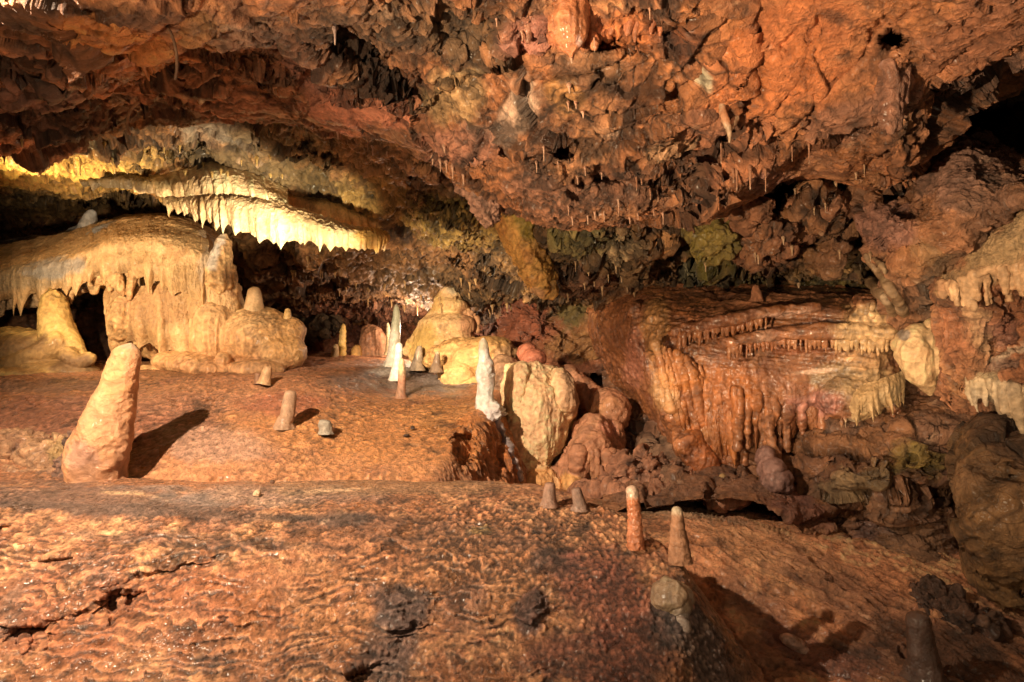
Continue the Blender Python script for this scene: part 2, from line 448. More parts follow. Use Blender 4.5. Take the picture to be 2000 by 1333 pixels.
def ribs(x0, x1, n, top, bot, r0, r1, d, jit=.35, bow=0.0, seed=1, lean=0.0, fat=.46):
    """chains hanging side by side; top/bot: functions of px -> py; d: function or number -> depth"""
    R = np.random.RandomState(seed); out = []; sp = (x1-x0)/n
    r0 = min(r0, sp*fat)
    for k in range(n):
        x = x0+sp*(k+.5)+R.uniform(-.5, .5)*max(jit, .5)*sp
        yt = top(x); L = bot(x)-yt; L = L*(1+R.uniform(-1, .45)*max(jit, .35)*.8); yb = yt+L
        dd = (d(x) if callable(d) else d)+R.uniform(-.01, .01)
        s = R.uniform(.65, 1.35); r1s = r1*R.uniform(.5, 1.1)
        out.append(('c', [(x-lean*L*.5, yt, dd+.01, r0*s*.7), (x-lean*L*.1, yt+L*.35, dd-bow, r0*s*1.05), (x+lean*L*.2, yt+L*.7, dd-bow*.8, r0*s*.72), (x+lean*L*.4, yt+L*.9, dd-bow*.6, (r0*.3*s+r1s*.5)), (x+lean*L*.5, yb, dd-bow*.5, r1s)]))
    return out
def lin(*pts):
    xs = [p[0] for p in pts]; ys = [p[1] for p in pts]
    return lambda x: float(np.interp(x, xs, ys))
def ribfn(sx, amp, power=1.0, sz=.8, seed=0):
    """vertical flutes: elongated ridged noise in world space"""
    def f(P, px, py, N):
        n = fbm(P*np.array([sx, sx, sz]), 1, 3, seed, .5, 1)
        g = fbm(P*np.array([sx*.4, sx*.4, sz*.5]), 1, 2, seed+9)
        ho = 1-np.abs(N[:, 2])**2*.7
        return (n*amp+g*amp)*ho, n*.6
    return f

def curtain(name, net, n, m, ntooth, L, cols, flute=.03, seed=1, mat=None, label=None, cat='drapery', parent=None, spots=(), v0=.25, pw=1.5, fine=.004, kind=None, big=.03, sag=.0):
    """a hanging sheet of flowstone: flutes that run down into a ragged edge of pointed drips; L = drip length in metres"""
    G = netgrid(net, n, m); R = np.random.RandomState(seed)
    u = np.linspace(0, 1, n); prof = np.zeros(n); fl = np.zeros(n)
    c = (np.arange(ntooth)+.5+R.uniform(-.75, .75, ntooth))/ntooth
    for k in range(ntooth):
        w = R.uniform(.35, 1.5)/ntooth; l = R.uniform(.1, 1)**1.5; x = np.clip(1-np.abs(u-c[k])/w, 0, 1)
        prof = np.maximum(prof, l*x**pw); fl = np.maximum(fl, (.35+.65*l)*(1-(1-x)**2)**.9)
    env = .35+.65*np.interp(u, np.linspace(0, 1, 9), R.uniform(0, 1, 9))
    v = np.linspace(0, 1, m)[:, None]
    N = gnormals(G)
    vv = sstep(v0, 1.0, v)
    ws = G.reshape(-1, 3); wob = fbm(ws*np.array([3, 3, 1.5]), 1, 3, seed+5).reshape(m, n)
    ui = np.clip(u[None, :]+wob*.35/ntooth, 0, 1)
    flm = np.interp(ui.ravel(), u, fl).reshape(m, n); prm = np.interp(ui.ravel(), u, prof*env).reshape(m, n)
    G = G.copy(); G[:, :, 2] -= L*prm*sstep(.55, 1.0, v)**1.5
    h = flute*(flm-.5)*(.25+.75*vv)*(1-.75*prm*sstep(.8, 1, v))
    P0 = G.reshape(-1, 3); Nf = N.reshape(-1, 3)
    nz = big*fbm(P0, 2.6, 3, seed+1); r2 = fbm(P0*np.array([18, 18, 5]), 1, 3, seed+2, .55, 1); f3 = fbm(P0, 46, 3, seed+3, .6)
    P = P0+Nf*(h.ravel()+nz+r2*flute*.22+f3*fine)[:, None]
    col = palette(P0, list(cols), 4, seed, 1.0); px, py, _ = proj(P0)
    if spots: col = paint(col, px, py, P0, spots)
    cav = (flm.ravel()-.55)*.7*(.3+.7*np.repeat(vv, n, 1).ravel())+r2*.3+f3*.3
    col = col*np.clip(1+cav*.9, .3, 1.5)[:, None]  # valleys between flutes darkened: painted shade in the colour
    base = G[0, n//2] if parent is None else np.array(parent.location)
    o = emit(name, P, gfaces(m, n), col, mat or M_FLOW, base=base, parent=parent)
    if parent is None: tag(o, label, cat, None, kind)
    return o
# ================================================================== SETTING
Z0 = CZ
def interp(xs, ys, v): return np.interp(v, xs, ys)
def smax(a, b, k=.05):
    h = np.clip(.5+.5*(a-b)/k, 0, 1); return b*(1-h)+a*h+k*h*(1-h)
def mound_z(x, y):
    pr = interp([1.5,1.8,2.2,2.45,2.7,2.95,3.25,3.45,3.6,3.9,4.2,4.6], [-1.8,-1.62,-1.375,-1.22,-1.07,-.915,-.80,-.772,-.765,-.80,-.98,-1.3], y)
    xe = interp([1.5,2.2,2.45,2.75,3.0,3.2,3.5,3.8], [.3,.50,.63,.80,.74,.60,.33,.05], y)
    t = np.maximum(0, x-xe+.10)
    return pr-2.0*t*t/(t+.16)
def slope_z(x, y):
    return -2.14-.1276*x+.26*np.minimum(y, 4.3)-.07*np.maximum(0, y-4.3)-.26*np.exp(-((x-1.05-.25*(3-y))/.42)**2)*sstep(4.0, 3.3, y)
def terr_z(x, y):
    L = interp([3.7,3.95,4.05,4.4,4.8,5.15,5.25,6.5,8,9.5], [-1.15,-.92,-.80,-.60,-.44,-.315,-.29,-.215,-.17,-.15], y)
    Rr = interp([3.7,3.95,4.1,4.4,4.9,5.3,5.6,6.5,7.5,9.5], [-1.15,-.95,-.82,-.70,-.56,-.49,-.45,-.33,-.25,-.2], y)
    w = sstep(-1.75, -.85, x)
    z = L*(1-w)+Rr*w
    xe = interp([3.7,4.0,4.4,4.9,5.3,5.8,6.6], [-.62,-.46,-.37,-.22,-.13,-.05,.4], y)
    t = np.maximum(0, x-xe+.05)
    return z-2.6*t*t/(t+.08)
def hfield(fn, px, ds):
    D = np.repeat(np.array(ds)[:, None], len(px), 1); X = (np.array(px)[None, :]-1000)/F*D
    return np.stack([X, D, Z0+fn(X, D)], -1)
def sm0(x): return sstep(.8, 1.1, x)
def floor_post(P, px, py, h, cav):
    # micro-gours: little overhanging rims running along the flow; pimply on the right
    z = P[:, 2]; x = P[:, 0]; y = P[:, 1]
    rimmask = (1-sstep(3.15, 3.55, y+.25*(x < -.3)))*(1-sstep(.0, .45, x+.25*noise(P, 1.5, 5)))
    w = fbm(P*np.array([2.6, 3.2, 5]), 1, 3, 61)*2.6+fbm(P*np.array([10, 8, 22]), 1, 3, 63)*.95
    ph = (z/.030+w); fr = ph-np.floor(ph)
    rim = (1-fr)**1.5
    gate = sstep(-.45, .35, fbm(P*np.array([7, 5, 16]), 1, 3, 66))
    h = h+rimmask*gate*rim*.014
    c2 = rimmask*gate*(rim-.45)*1.05
    f1, f2, hid = voro(P*np.array([1.0, .8, 1.0]), 42, 4)
    kn = sstep(.62, .15, f1)*(.4+RPT[hid, 1])
    g2 = (1-sstep(3.2, 3.6, y))*sstep(-1.0, .15, x+.5*noise(P, 1.9, 6))*(1-sstep(.75, 1.0, x+.25*(y-2.4)))
    h = h+g2*kn*.008
    c2 = c2+g2*(kn-.35)*.55
    f1b, _, hb = voro(P, 11, 8)
    h = h+g2*sstep(.6, .1, f1b)*.012*RPT[hb, 0]
    gr = fbm(P, 62, 3, 68, .65); gr2 = fbm(P, 24, 3, 69, .6, 2); h = h+gr*.0030+gr2*.004*(1-sm0(x)); c2 = c2+gr*.5+gr2*.25
    sm = sstep(.8, 1.1, x)
    st_ = fbm(P@rotm('z', -42)*np.array([2.5, 11, 9]), 1, 4, 71, .55, 1)
    st2_ = fbm(P@rotm('z', -42)*np.array([7, 26, 22]), 1, 3, 73, .6, 1)
    h = h+sm*(st_*.05+st2_*.012); c2 = c2+sm*((st_-.1)*.8+st2_*.4)
    return h, cav+c2
ds = np.concatenate([np.linspace(1.55, 2.4, 200, False), np.linspace(2.4, 3.7, 470, False), np.linspace(3.7, 4.3, 90, False), np.linspace(4.3, 6.6, 100)])
fl = hfield(lambda x, y: smax(mound_z(x, y), slope_z(x, y), .10), np.linspace(-300, 2350, 1350), ds)
fl_st = [('h', 235, 1170, 60, 20, -14, -.09, .5), ('h', 215, 1185, 14, 34, 0, -.06, .6), ('h', 255, 1175, 10, 26, 0, -.05, .6), ('h', 60, 1245, 60, 26, -10, -.11, .45), ('h', 85, 1250, 9, 20, 0, .05, .6), ('h', 50, 1255, 9, 20, 0, .05, .6), ('h', 705, 1325, 36, 22, -25, -.10, .45), ('h', 5, 1032, 20, 10, 0, -.06, .4),
         ('h', 110, 1098, 70, 9, -5, -.05, .6), ('h', 330, 1120, 190, 14, -14, -.04, .9), ('h', 120, 1215, 200, 16, -12, -.04, .9),
         ('h', 1040, 1190, 26, 40, 0, .05, .7), ('h', 785, 1185, 60, 55, 0, .05, .8), ('h', 720, 1240, 60, 120, 25, .05, .9), ('h', 430, 1180, 260, 70, -25, .05, .9),
         ('h', 1560, 1110, 90, 18, 38, .04, .8), ('h', 1700, 1250, 160, 14, 40, .04, .8)]
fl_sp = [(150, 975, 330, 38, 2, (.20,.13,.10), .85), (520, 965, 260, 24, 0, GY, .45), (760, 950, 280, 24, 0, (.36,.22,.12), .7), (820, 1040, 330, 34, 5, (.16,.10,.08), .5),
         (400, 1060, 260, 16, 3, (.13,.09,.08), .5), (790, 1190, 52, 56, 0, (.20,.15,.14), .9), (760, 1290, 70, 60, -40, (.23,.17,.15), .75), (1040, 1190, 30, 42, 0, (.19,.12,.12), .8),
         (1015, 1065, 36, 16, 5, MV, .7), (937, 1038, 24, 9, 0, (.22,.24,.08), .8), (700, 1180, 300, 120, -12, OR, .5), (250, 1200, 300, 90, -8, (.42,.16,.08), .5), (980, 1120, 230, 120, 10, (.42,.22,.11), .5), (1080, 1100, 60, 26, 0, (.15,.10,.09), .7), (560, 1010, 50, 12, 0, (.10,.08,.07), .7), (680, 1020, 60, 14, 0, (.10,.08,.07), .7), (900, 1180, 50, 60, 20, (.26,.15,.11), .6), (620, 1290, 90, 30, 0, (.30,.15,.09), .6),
         (1200, 1180, 130, 90, 40, (.28,.11,.08), .8), (1180, 1290, 160, 60, 0, (.25,.10,.07), .75), (1380, 1290, 60, 130, -28, (.20,.18,.17), .75), (1480, 1200, 110, 40, 40, (.16,.09,.06), .6), (1500, 1290, 90, 60, 0, (.16,.08,.05), .7), (1750, 1310, 200, 50, 10, (.13,.07,.05), .7), (1900, 1250, 120, 60, 20, (.11,.07,.05), .7), (1300, 1230, 34, 60, -10, (.12,.1,.1), .7),  # darkest spots right of the mound are gully shade put into the colour
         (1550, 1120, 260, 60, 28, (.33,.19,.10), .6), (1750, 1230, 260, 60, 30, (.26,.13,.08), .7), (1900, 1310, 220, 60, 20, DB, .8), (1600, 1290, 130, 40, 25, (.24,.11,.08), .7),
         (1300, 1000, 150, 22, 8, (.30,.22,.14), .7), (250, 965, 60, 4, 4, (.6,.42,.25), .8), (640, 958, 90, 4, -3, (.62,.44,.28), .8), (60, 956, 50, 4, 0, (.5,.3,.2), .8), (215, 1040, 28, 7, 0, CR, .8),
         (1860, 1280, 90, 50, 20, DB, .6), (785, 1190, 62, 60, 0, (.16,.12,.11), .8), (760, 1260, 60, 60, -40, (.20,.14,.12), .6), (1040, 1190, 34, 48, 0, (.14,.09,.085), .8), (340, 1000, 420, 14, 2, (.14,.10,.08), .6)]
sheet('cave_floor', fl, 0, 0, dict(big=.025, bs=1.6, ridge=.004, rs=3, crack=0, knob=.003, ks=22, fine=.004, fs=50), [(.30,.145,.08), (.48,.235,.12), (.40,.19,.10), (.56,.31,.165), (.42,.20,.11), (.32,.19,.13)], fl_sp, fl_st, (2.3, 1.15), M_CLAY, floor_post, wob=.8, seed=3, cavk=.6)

tp = lambda P, px, py, h, cav: (h, cav)
ds = np.concatenate([np.linspace(3.75, 4.3, 110, False), np.linspace(4.3, 5.4, 190, False), np.linspace(5.4, 9.6, 150)])
tr = hfield(terr_z, np.linspace(-420, 1130, 800), ds)
def terr_post(P, px, py, h, cav):
    # drapery flutes on the drop-off at the right end
    m = sstep(860, 930, px)*sstep(780, 840, py)
    fl_ = fbm(P*np.array([11, 11, 1.2]), 1, 3, 81, .5, 1)
    h = h+m*fl_*.04
    pit = fbm(P, 38, 4, 83, .65)
    return h+.006*pit, cav+m*fl_*.35+pit*.6
te_sp = [(760, 850, 240, 90, 0, (.60,.30,.13), .8), (180, 840, 330, 70, 3, (.36,.165,.105), .8), (330, 790, 240, 26, 0, (.46,.24,.15), .6), (420, 870, 130, 45, 5, (.50,.33,.24), .7), (90, 755, 200, 14, 0, (.36,.22,.14), .7), (700, 840, 260, 60, 4, (.62,.30,.12), .75), (900, 815, 110, 30, 0, (.64,.33,.13), .8), (560, 790, 90, 26, 0, (.42,.16,.10), .7),
         (800, 740, 110, 32, 8, (.16,.13,.12), .9), (770, 722, 60, 12, -5, (.5,.5,.46), .7), (870, 750, 60, 26, 10, (.25,.23,.22), .8), (700, 750, 90, 20, 5, (.22,.14,.09), .6),
         (940, 860, 70, 70, 20, (.54,.23,.08), .85), (985, 900, 30, 60, 0, (.52,.20,.07), .7), (600, 715, 120, 25, 0, (.45,.22,.12), .6), (330, 720, 150, 14, 0, (.36,.20,.09), .8)]
te_st = [('h', 515, 790, 42, 20, 10, -.05, .8), ('h', 620, 790, 60, 30, 0, .03, .8), ('h', 905, 880, 26, 40, 10, -.14, .4), ('h', 968, 905, 14, 40, 0, -.08, .5), ('h', 940, 850, 16, 50, 12, .06, .6), ('h', 990, 890, 14, 50, 0, .06, .6),
         ('h', 765, 735, 90, 14, 0, .03, .8), ('c', [(880, 760), (1000, 775)], 8, .03)]
sheet('rock_terrace', tr, 0, 0, dict(big=.035, bs=1.7, ridge=.012, rs=4, crack=0, knob=.008, ks=18, fine=.004, fs=40), [(.36,.165,.10), (.50,.24,.12), (.56,.29,.15), (.44,.21,.12)], te_sp, te_st, (2.0, 1.0), M_CLAY, terr_post, wob=.7, seed=6, cavk=.5)

# ---- ceiling, front masses (lip curls back up behind)
def col_net(cols):
    """cols: list of columns, each a list of (px,py,d) with the same length -> rows"""
    return [list(r) for r in zip(*cols)]
c1 = col_net([
    [(-450,-260,1.9), (-450,-60,2.3), (-450,120,2.9), (-450,240,3.6), (-440,300,4.1), (-440,270,4.6), (-440,200,4.9)],
    [(-150,-260,1.9), (-150,-40,2.3), (-130,130,2.9), (-120,240,3.6), (-110,298,4.1), (-110,275,4.6), (-110,200,4.9)],
    [(60,-260,1.9), (60,-20,2.3), (60,120,2.85), (80,220,3.5), (90,280,4.1), (90,262,4.6), (90,180,4.9)],
    [(240,-260,1.9), (240,-20,2.3), (245,90,2.85), (250,170,3.5), (255,225,4.1), (250,215,4.6), (250,160,4.9)],
    [(420,-260,1.9), (420,-20,2.4), (420,80,3.0), (420,160,3.6), (430,222,4.1), (430,215,4.6), (430,160,5.0)],
    [(600,-260,1.9), (600,-20,2.5), (610,90,3.1), (620,180,3.65), (640,245,4.0), (640,238,4.6), (640,170,5.0)],
    [(780,-260,2.0), (780,-20,2.6), (790,100,3.1), (800,210,3.6), (800,282,3.9), (800,270,4.5), (800,190,4.9)],
    [(930,-260,2.1), (930,-20,2.7), (930,130,3.15), (930,270,3.5), (930,365,3.8), (930,350,4.4), (930,260,4.9)],
    [(1080,-260,2.2), (1080,-20,2.75), (1080,150,3.1), (1080,310,3.4), (1080,432,3.75), (1080,415,4.4), (1080,300,4.9)],
    [(1230,-260,2.2), (1230,-20,2.75), (1230,150,3.05), (1230,300,3.35), (1230,428,3.75), (1230,412,4.4), (1230,300,4.9)],
    [(1400,-260,2.2), (1400,-20,2.7), (1400,130,3.0), (1400,270,3.3), (1400,400,3.75), (1400,390,4.4), (1400,280,4.9)],
    [(1580,-260,2.1), (1580,-20,2.6), (1580,120,2.9), (1580,240,3.2), (1580,330,3.7), (1580,330,4.4), (1580,250,4.9)],
    [(1760,-260,2.0), (1760,-20,2.45), (1760,100,2.8), (1760,230,3.15), (1760,345,3.6), (1760,335,4.3), (1760,240,4.8)],
    [(1930,-260,1.9), (1930,-20,2.3), (1930,60,2.7), (1920,130,3.2), (1910,190,3.8), (1910,190,4.4), (1910,140,4.9)],
    [(2150,-260,1.8), (2150,-60,2.2), (2150,10,2.6), (2150,70,3.2), (2150,110,3.9), (2150,110,4.4), (2150,60,4.9)],
    [(2500,-260,1.7), (2500,-60,2.1), (2500,0,2.6), (2500,40,3.2), (2500,90,3.9), (2500,90,4.4), (2500,60,4.9)]])
c1_st = [
    # left masses
    ('s', [(-60,60),(60,70),(150,110),(250,120),(330,90)][::1], .22, 50), ('h', 60, 150, 110, 34, 22, .10, .8), ('h', 40, 215, 90, 26, 20, .10, .8), ('h', 170, 190, 110, 40, 15, -.22, .7), ('h', 290, 225, 90, 50, 0, -.25, .6),
    ('h', 350, 165, 24, 16, 0, -.25, .4), ('c', [(0,20),(120,60),(230,110)], 9, .05), ('c', [(90,0),(200,60),(300,90)], 8, .05), ('c', [(345,0),(350,60),(345,150)], 10, .09), ('h', 250, 50, 110, 34, 25, .06, .8),
    ('s', [(350,160),(450,170),(560,180),(640,130),(700,150)], .16, 40), ('h', 480, 120, 110, 22, 14, -.09, .7), ('h', 500, 150, 130, 30, 10, .07, .8), ('h', 690, 105, 60, 26, 25, -.2, .5), ('c', [(400,60),(520,40),(640,90),(700,60)], 12, .07),
    ('h', 700, 215, 110, 42, 5, .12, .5), ('s', [(590,235),(650,180),(720,170)][::-1], .07, 40), ('h', 480, 190, 80, 30, 15, .08, .8), ('c', [(420,150),(560,200),(590,240)], 9, .06), ('h', 560, 250, 70, 14, 12, -.06, .6),
    # centre dark hollow above the junction
    ('h', 880, 40, 110, 60, 20, -.16, .8), ('h', 800, 160, 90, 22, 25, -.12, .7), ('s', [(840,200),(870,150),(960,120)], .10, 50), ('h', 900, 210, 60, 60, -20, .06, .8), ('c', [(790,180),(850,200),(870,260)], 10, .08),
    ('h', 1020, 95, 50, 16, 10, -.14, .6), ('h', 1190, 88, 44, 20, -15, -.22, .5), ('h', 1320, 30, 50, 40, -15, -.26, .5), ('h', 1075, 70, 12, 22, 0, -.08, .5),
    ('h', 900, 330, 70, 30, 20, .08, .8), ('h', 850, 300, 60, 18, 10, -.1, .6), ('h', 1085, 295, 30, 16, 10, -.28, .4), ('h', 1010, 295, 34, 14, 0, -.16, .5), ('h', 1180, 350, 30, 24, 0, -.16, .5), ('h', 1130, 370, 26, 20, 0, -.12, .5), ('h', 1060, 345, 40, 20, 0, .08, .7),
    ('c', [(1400,0),(1410,90),(1330,170),(1300,200)], 9, .07), ('c', [(1480,60),(1470,140),(1460,210),(1430,280)], 10, .08), ('h', 1440, 235, 16, 46, 14, .07, .7), ('c', [(1180,240),(1290,210),(1400,200)], 9, .05), ('c', [(1595,185),(1575,250)], 6, .05),
    ('h', 1745, 86, 24, 26, 0, -.6, .3), ('h', 1850, 140, 30, 10, -18, -.2, .5), ('h', 1870, 40, 26, 8, -20, -.16, .5), ('c', [(1700,60),(1800,10)], 8, .06), ('h', 1740, 180, 30, 60, 10, .10, .7),
    ('s', [(1430,345),(1490,318),(1560,290),(1620,275),(1700,240)], .30, 60), ('h', 1300, 300, 60, 36, -10, .09, .8), ('s', [(1180,345),(1260,352),(1360,352)], .12, 40), ('h', 1350, 385, 60, 26, -15, .12, .6),
    ('c', [(1000,180),(1090,150),(1190,140)], 9, .06), ('h', 1090, 45, 60, 40, 0, .08, .8), ('h', 1700, 330, 60, 30, 0, -.22, .6), ('h', 1770, 290, 36, 60, 12, .14, .6), ('h', 1665, 360, 50, 26, 0, -.25, .5),
    ('c', [(1900,70),(1830,120),(1780,160)], 8, .05), ('c', [(1500,300),(1580,220),(1680,120),(1720,40)], 5, .05), ('c', [(1420,330),(1500,240),(1560,150),(1600,40)], 4, .04), ('c', [(1380,200),(1480,130),(1560,60)], 4, .03), ('s', [(1240,330),(1330,270),(1400,190)], .05, 30), ('c', [(2000,40),(1900,110),(1820,170)], 10, .06)]
c1_sp = [(60, -10, 260, 40, 0, (.10,.05,.03), .9), (120, 75, 60, 26, 20, (.30,.13,.06), .7), (230, 55, 170, 44, 25, (.62,.27,.09), .85), (60, 130, 130, 60, 20, (.20,.13,.11), .8), (40, 210, 130, 40, 15, (.22,.13,.10), .8), (250, 230, 200, 50, 0, (.13,.07,.04), .8), (100, 30, 140, 20, 25, (.14,.07,.04), .6), (250, 110, 100, 30, 15, (.5,.22,.09), .6),  # first spot is painted shade, dulling the nearby lamp's glare
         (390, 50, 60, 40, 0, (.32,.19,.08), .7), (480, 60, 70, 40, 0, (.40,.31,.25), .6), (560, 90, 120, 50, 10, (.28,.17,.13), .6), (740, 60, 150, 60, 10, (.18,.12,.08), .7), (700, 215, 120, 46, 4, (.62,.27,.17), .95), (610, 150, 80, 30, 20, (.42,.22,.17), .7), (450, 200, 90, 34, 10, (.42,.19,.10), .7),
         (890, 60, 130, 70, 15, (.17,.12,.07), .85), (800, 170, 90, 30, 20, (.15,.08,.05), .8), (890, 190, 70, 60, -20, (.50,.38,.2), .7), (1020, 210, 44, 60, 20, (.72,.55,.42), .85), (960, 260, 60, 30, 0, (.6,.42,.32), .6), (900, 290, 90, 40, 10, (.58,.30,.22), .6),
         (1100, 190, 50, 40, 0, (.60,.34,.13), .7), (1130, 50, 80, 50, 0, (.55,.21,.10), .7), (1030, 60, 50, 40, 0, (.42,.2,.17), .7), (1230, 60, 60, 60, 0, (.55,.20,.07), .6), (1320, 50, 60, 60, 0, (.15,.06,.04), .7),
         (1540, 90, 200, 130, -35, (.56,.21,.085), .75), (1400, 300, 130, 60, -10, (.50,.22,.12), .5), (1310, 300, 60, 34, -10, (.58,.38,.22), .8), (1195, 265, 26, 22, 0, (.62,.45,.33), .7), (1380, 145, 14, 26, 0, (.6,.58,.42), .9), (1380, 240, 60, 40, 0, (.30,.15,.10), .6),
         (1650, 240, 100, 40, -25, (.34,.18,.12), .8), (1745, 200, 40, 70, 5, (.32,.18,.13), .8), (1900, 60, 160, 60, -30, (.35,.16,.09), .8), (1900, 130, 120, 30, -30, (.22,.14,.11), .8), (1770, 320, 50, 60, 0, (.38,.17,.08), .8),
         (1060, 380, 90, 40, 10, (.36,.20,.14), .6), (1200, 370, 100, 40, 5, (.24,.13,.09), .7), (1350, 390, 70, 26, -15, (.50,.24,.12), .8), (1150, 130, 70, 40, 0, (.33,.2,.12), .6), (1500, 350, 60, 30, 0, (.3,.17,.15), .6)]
def c1_post(P, px, py, h, cav):
    sm = sstep(1330, 1500, px-.35*py)*(1-sstep(1700, 1800, px)); h = h*(1-.62*sm); cav = cav*(1-.4*sm)
    sm = np.exp(-((px-700)/110)**2-((py-215)/42)**2); h = h*(1-.7*sm); cav = cav*(1-.6*sm)
    sm = np.exp(-((px-1100)/260)**2); h = h*(1-.22*sm)
    # left: streaky bedding, centre: spongy dark rock, top centre: flutes, right: dipping striations
    A = P@rotm('y', -28)
    s = fbm(A*np.array([1.6, 3.5, 14]), 1, 4, 91, .6, 1)
    ml = 1-sstep(350, 560, px); h = h+ml*s*.030; cav = cav+ml*s*.7
    B = P@rotm('y', 40)
    s2 = fbm(B*np.array([2.2, 5, 13]), 1, 4, 93, .6, 1)
    mr_ = sstep(1250, 1500, px); h = h+mr_*s2*.018; cav = cav+mr_*s2*.35
    w = .05*np.stack([noise(P, 9, 2), noise(P, 9, 3), noise(P, 9, 4)], 1)
    f1, f2, hid = voro(P+w, 15, 5)
    mc = sstep(640, 780, px)*(1-sstep(980, 1060, px))*(1-sstep(90, 180, py-.1*px+60))
    h = h+mc*sstep(.5, .2, f1)*.03; cav = cav+mc*(.5-f1)*1.2
    mf = sstep(960, 1010, px)*(1-sstep(1280, 1360, px))*(1-sstep(60, 150, py))
    fl_ = fbm(P*np.array([17, 17, 1.5]), 1, 3, 95, .5, 1); h = h+mf*fl_*.035; cav = cav+mf*fl_*.7
    # knobbly dripping relief of the centre
    mk = sstep(820, 900, px)*(1-sstep(1300, 1420, px))*sstep(120, 260, py)
    k = fbm(P*np.array([9, 9, 5.5]), 1, 4, 97, .6, 2); h = h+mk*k*.032; cav = cav+mk*k*.5
    return h, cav
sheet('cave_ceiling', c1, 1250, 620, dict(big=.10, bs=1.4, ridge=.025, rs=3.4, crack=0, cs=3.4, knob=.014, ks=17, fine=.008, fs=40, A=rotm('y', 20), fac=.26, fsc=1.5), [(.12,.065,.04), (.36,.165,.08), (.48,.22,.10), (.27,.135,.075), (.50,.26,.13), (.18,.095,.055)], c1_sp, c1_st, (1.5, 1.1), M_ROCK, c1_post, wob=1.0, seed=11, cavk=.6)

# ---- ceiling, deeper vault
c2 = col_net([
    [(-450,120,4.2), (-450,230,4.7), (-450,300,5.2), (-450,345,6.0), (-450,380,7.2), (-450,420,8.6), (-450,470,9.5), (-450,600,9.8), (-450,780,10)],
    [(-120,100,4.2), (-120,225,4.7), (-120,295,5.2), (-120,350,6.0), (-120,385,7.2), (-120,430,8.6), (-120,480,9.5), (-120,620,9.8), (-120,780,10)],
    [(100,90,4.2), (110,220,4.7), (120,285,5.2), (120,340,6.0), (120,375,7.0), (120,420,8.2), (120,470,9.3), (120,620,9.8), (120,780,10)],
    [(300,90,4.2), (310,190,4.7), (320,260,5.2), (320,325,5.9), (320,370,6.8), (320,420,8.0), (320,480,9.3), (320,620,9.8), (320,780,10)],
    [(500,100,4.3), (510,215,4.7), (520,285,5.1), (520,350,5.8), (520,420,6.5), (520,500,7.0), (520,550,7.8), (520,600,9.2), (520,720,9.9)],
    [(680,120,4.3), (690,245,4.7), (690,320,5.2), (690,395,5.8), (690,465,6.4), (690,530,7.0), (690,575,7.8), (690,608,8.8), (690,640,9.6)],
    [(840,150,4.4), (840,300,4.7), (840,370,5.2), (840,430,5.7), (840,490,6.3), (840,545,6.9), (840,590,7.6), (840,618,8.6), (840,660,9.4)],
    [(980,200,4.4), (980,340,4.7), (980,410,5.1), (980,465,5.6), (980,515,6.1), (980,560,6.7), (980,600,7.2), (980,650,7.9), (980,720,8.4)],
    [(1130,240,4.4), (1130,380,4.6), (1130,450,4.9), (1130,500,5.3), (1130,545,5.7), (1130,585,6.3), (1130,590,7.0), (1130,640,7.4), (1130,720,7.6)],
    [(1300,220,4.4), (1300,370,4.6), (1300,450,4.9), (1300,500,5.3), (1300,540,5.7), (1300,575,6.3), (1300,585,7.0), (1300,620,7.4), (1300,700,7.6)],
    [(1480,180,4.4), (1480,330,4.5), (1480,420,4.8), (1480,490,5.2), (1480,530,5.6), (1480,570,6.2), (1480,585,7.0), (1480,620,7.4), (1480,700,7.6)],
    [(1680,160,4.3), (1680,290,4.4), (1680,400,4.6), (1680,480,5.0), (1680,530,5.4), (1680,575,6.0), (1680,600,7.0), (1680,640,7.4), (1680,700,7.6)],
    [(1900,100,4.4), (1900,210,4.9), (1900,320,5.4), (1900,430,5.8), (1900,520,6.0), (1900,590,6.4), (1900,640,7.0), (1900,680,7.4), (1900,760,7.6)],
    [(2400,40,4.6), (2400,160,5.2), (2400,300,5.6), (2400,430,5.8), (2400,520,6.0), (2400,590,6.4), (2400,640,7.0), (2400,680,7.4), (2400,760,7.6)]])
c2_st = [('h', 560, 275, 60, 16, 10, -.18, .5), ('h', 640, 310, 34, 12, 20, -.16, .5), ('h', 330, 285, 90, 10, -3, -.12, .6), ('h', 880, 380, 80, 40, 10, -.3, .6), ('h', 800, 340, 60, 30, 0, .10, .7), ('h', 870, 440, 70, 40, 0, .14, .7),
         ('h', 930, 500, 60, 26, 0, -.16, .6), ('h', 850, 530, 100, 26, 8, .08, .7), ('h', 620, 560, 130, 20, 10, -.1, .7), ('h', 560, 520, 60, 30, 0, -.2, .6), ('s', [(640,590),(760,585),(860,600)], .3, 30),
         ('h', 1150, 490, 120, 60, -8, .22, .6), ('h', 1240, 470, 70, 30, -25, .10, .7), ('h', 1130, 540, 100, 34, 0, .16, .6), ('h', 1330, 500, 50, 70, 10, -.35, .6),
         ('h', 1560, 460, 110, 90, 0, -.05, .6), ('h', 1590, 420, 70, 50, 0, .28, .45), ('h', 1480, 500, 70, 50, 20, .20, .5), ('h', 1400, 440, 50, 40, 0, .14, .6), ('h', 1610, 500, 60, 30, 0, .10, .6), ('h', 1500, 390, 60, 30, -20, -.4, .5), ('h', 1540, 545, 50, 20, 0, -.4, .5), ('h', 1640, 330, 60, 40, 0, -.35, .5), ('h', 1450, 560, 120, 20, 0, .06, .7),
         ('h', 1900, 240, 60, 60, 20, -.5, .5), ('h', 1960, 300, 60, 20, 10, .2, .5), ('h', 300, 380, 190, 20, 3, -.3, .7)]
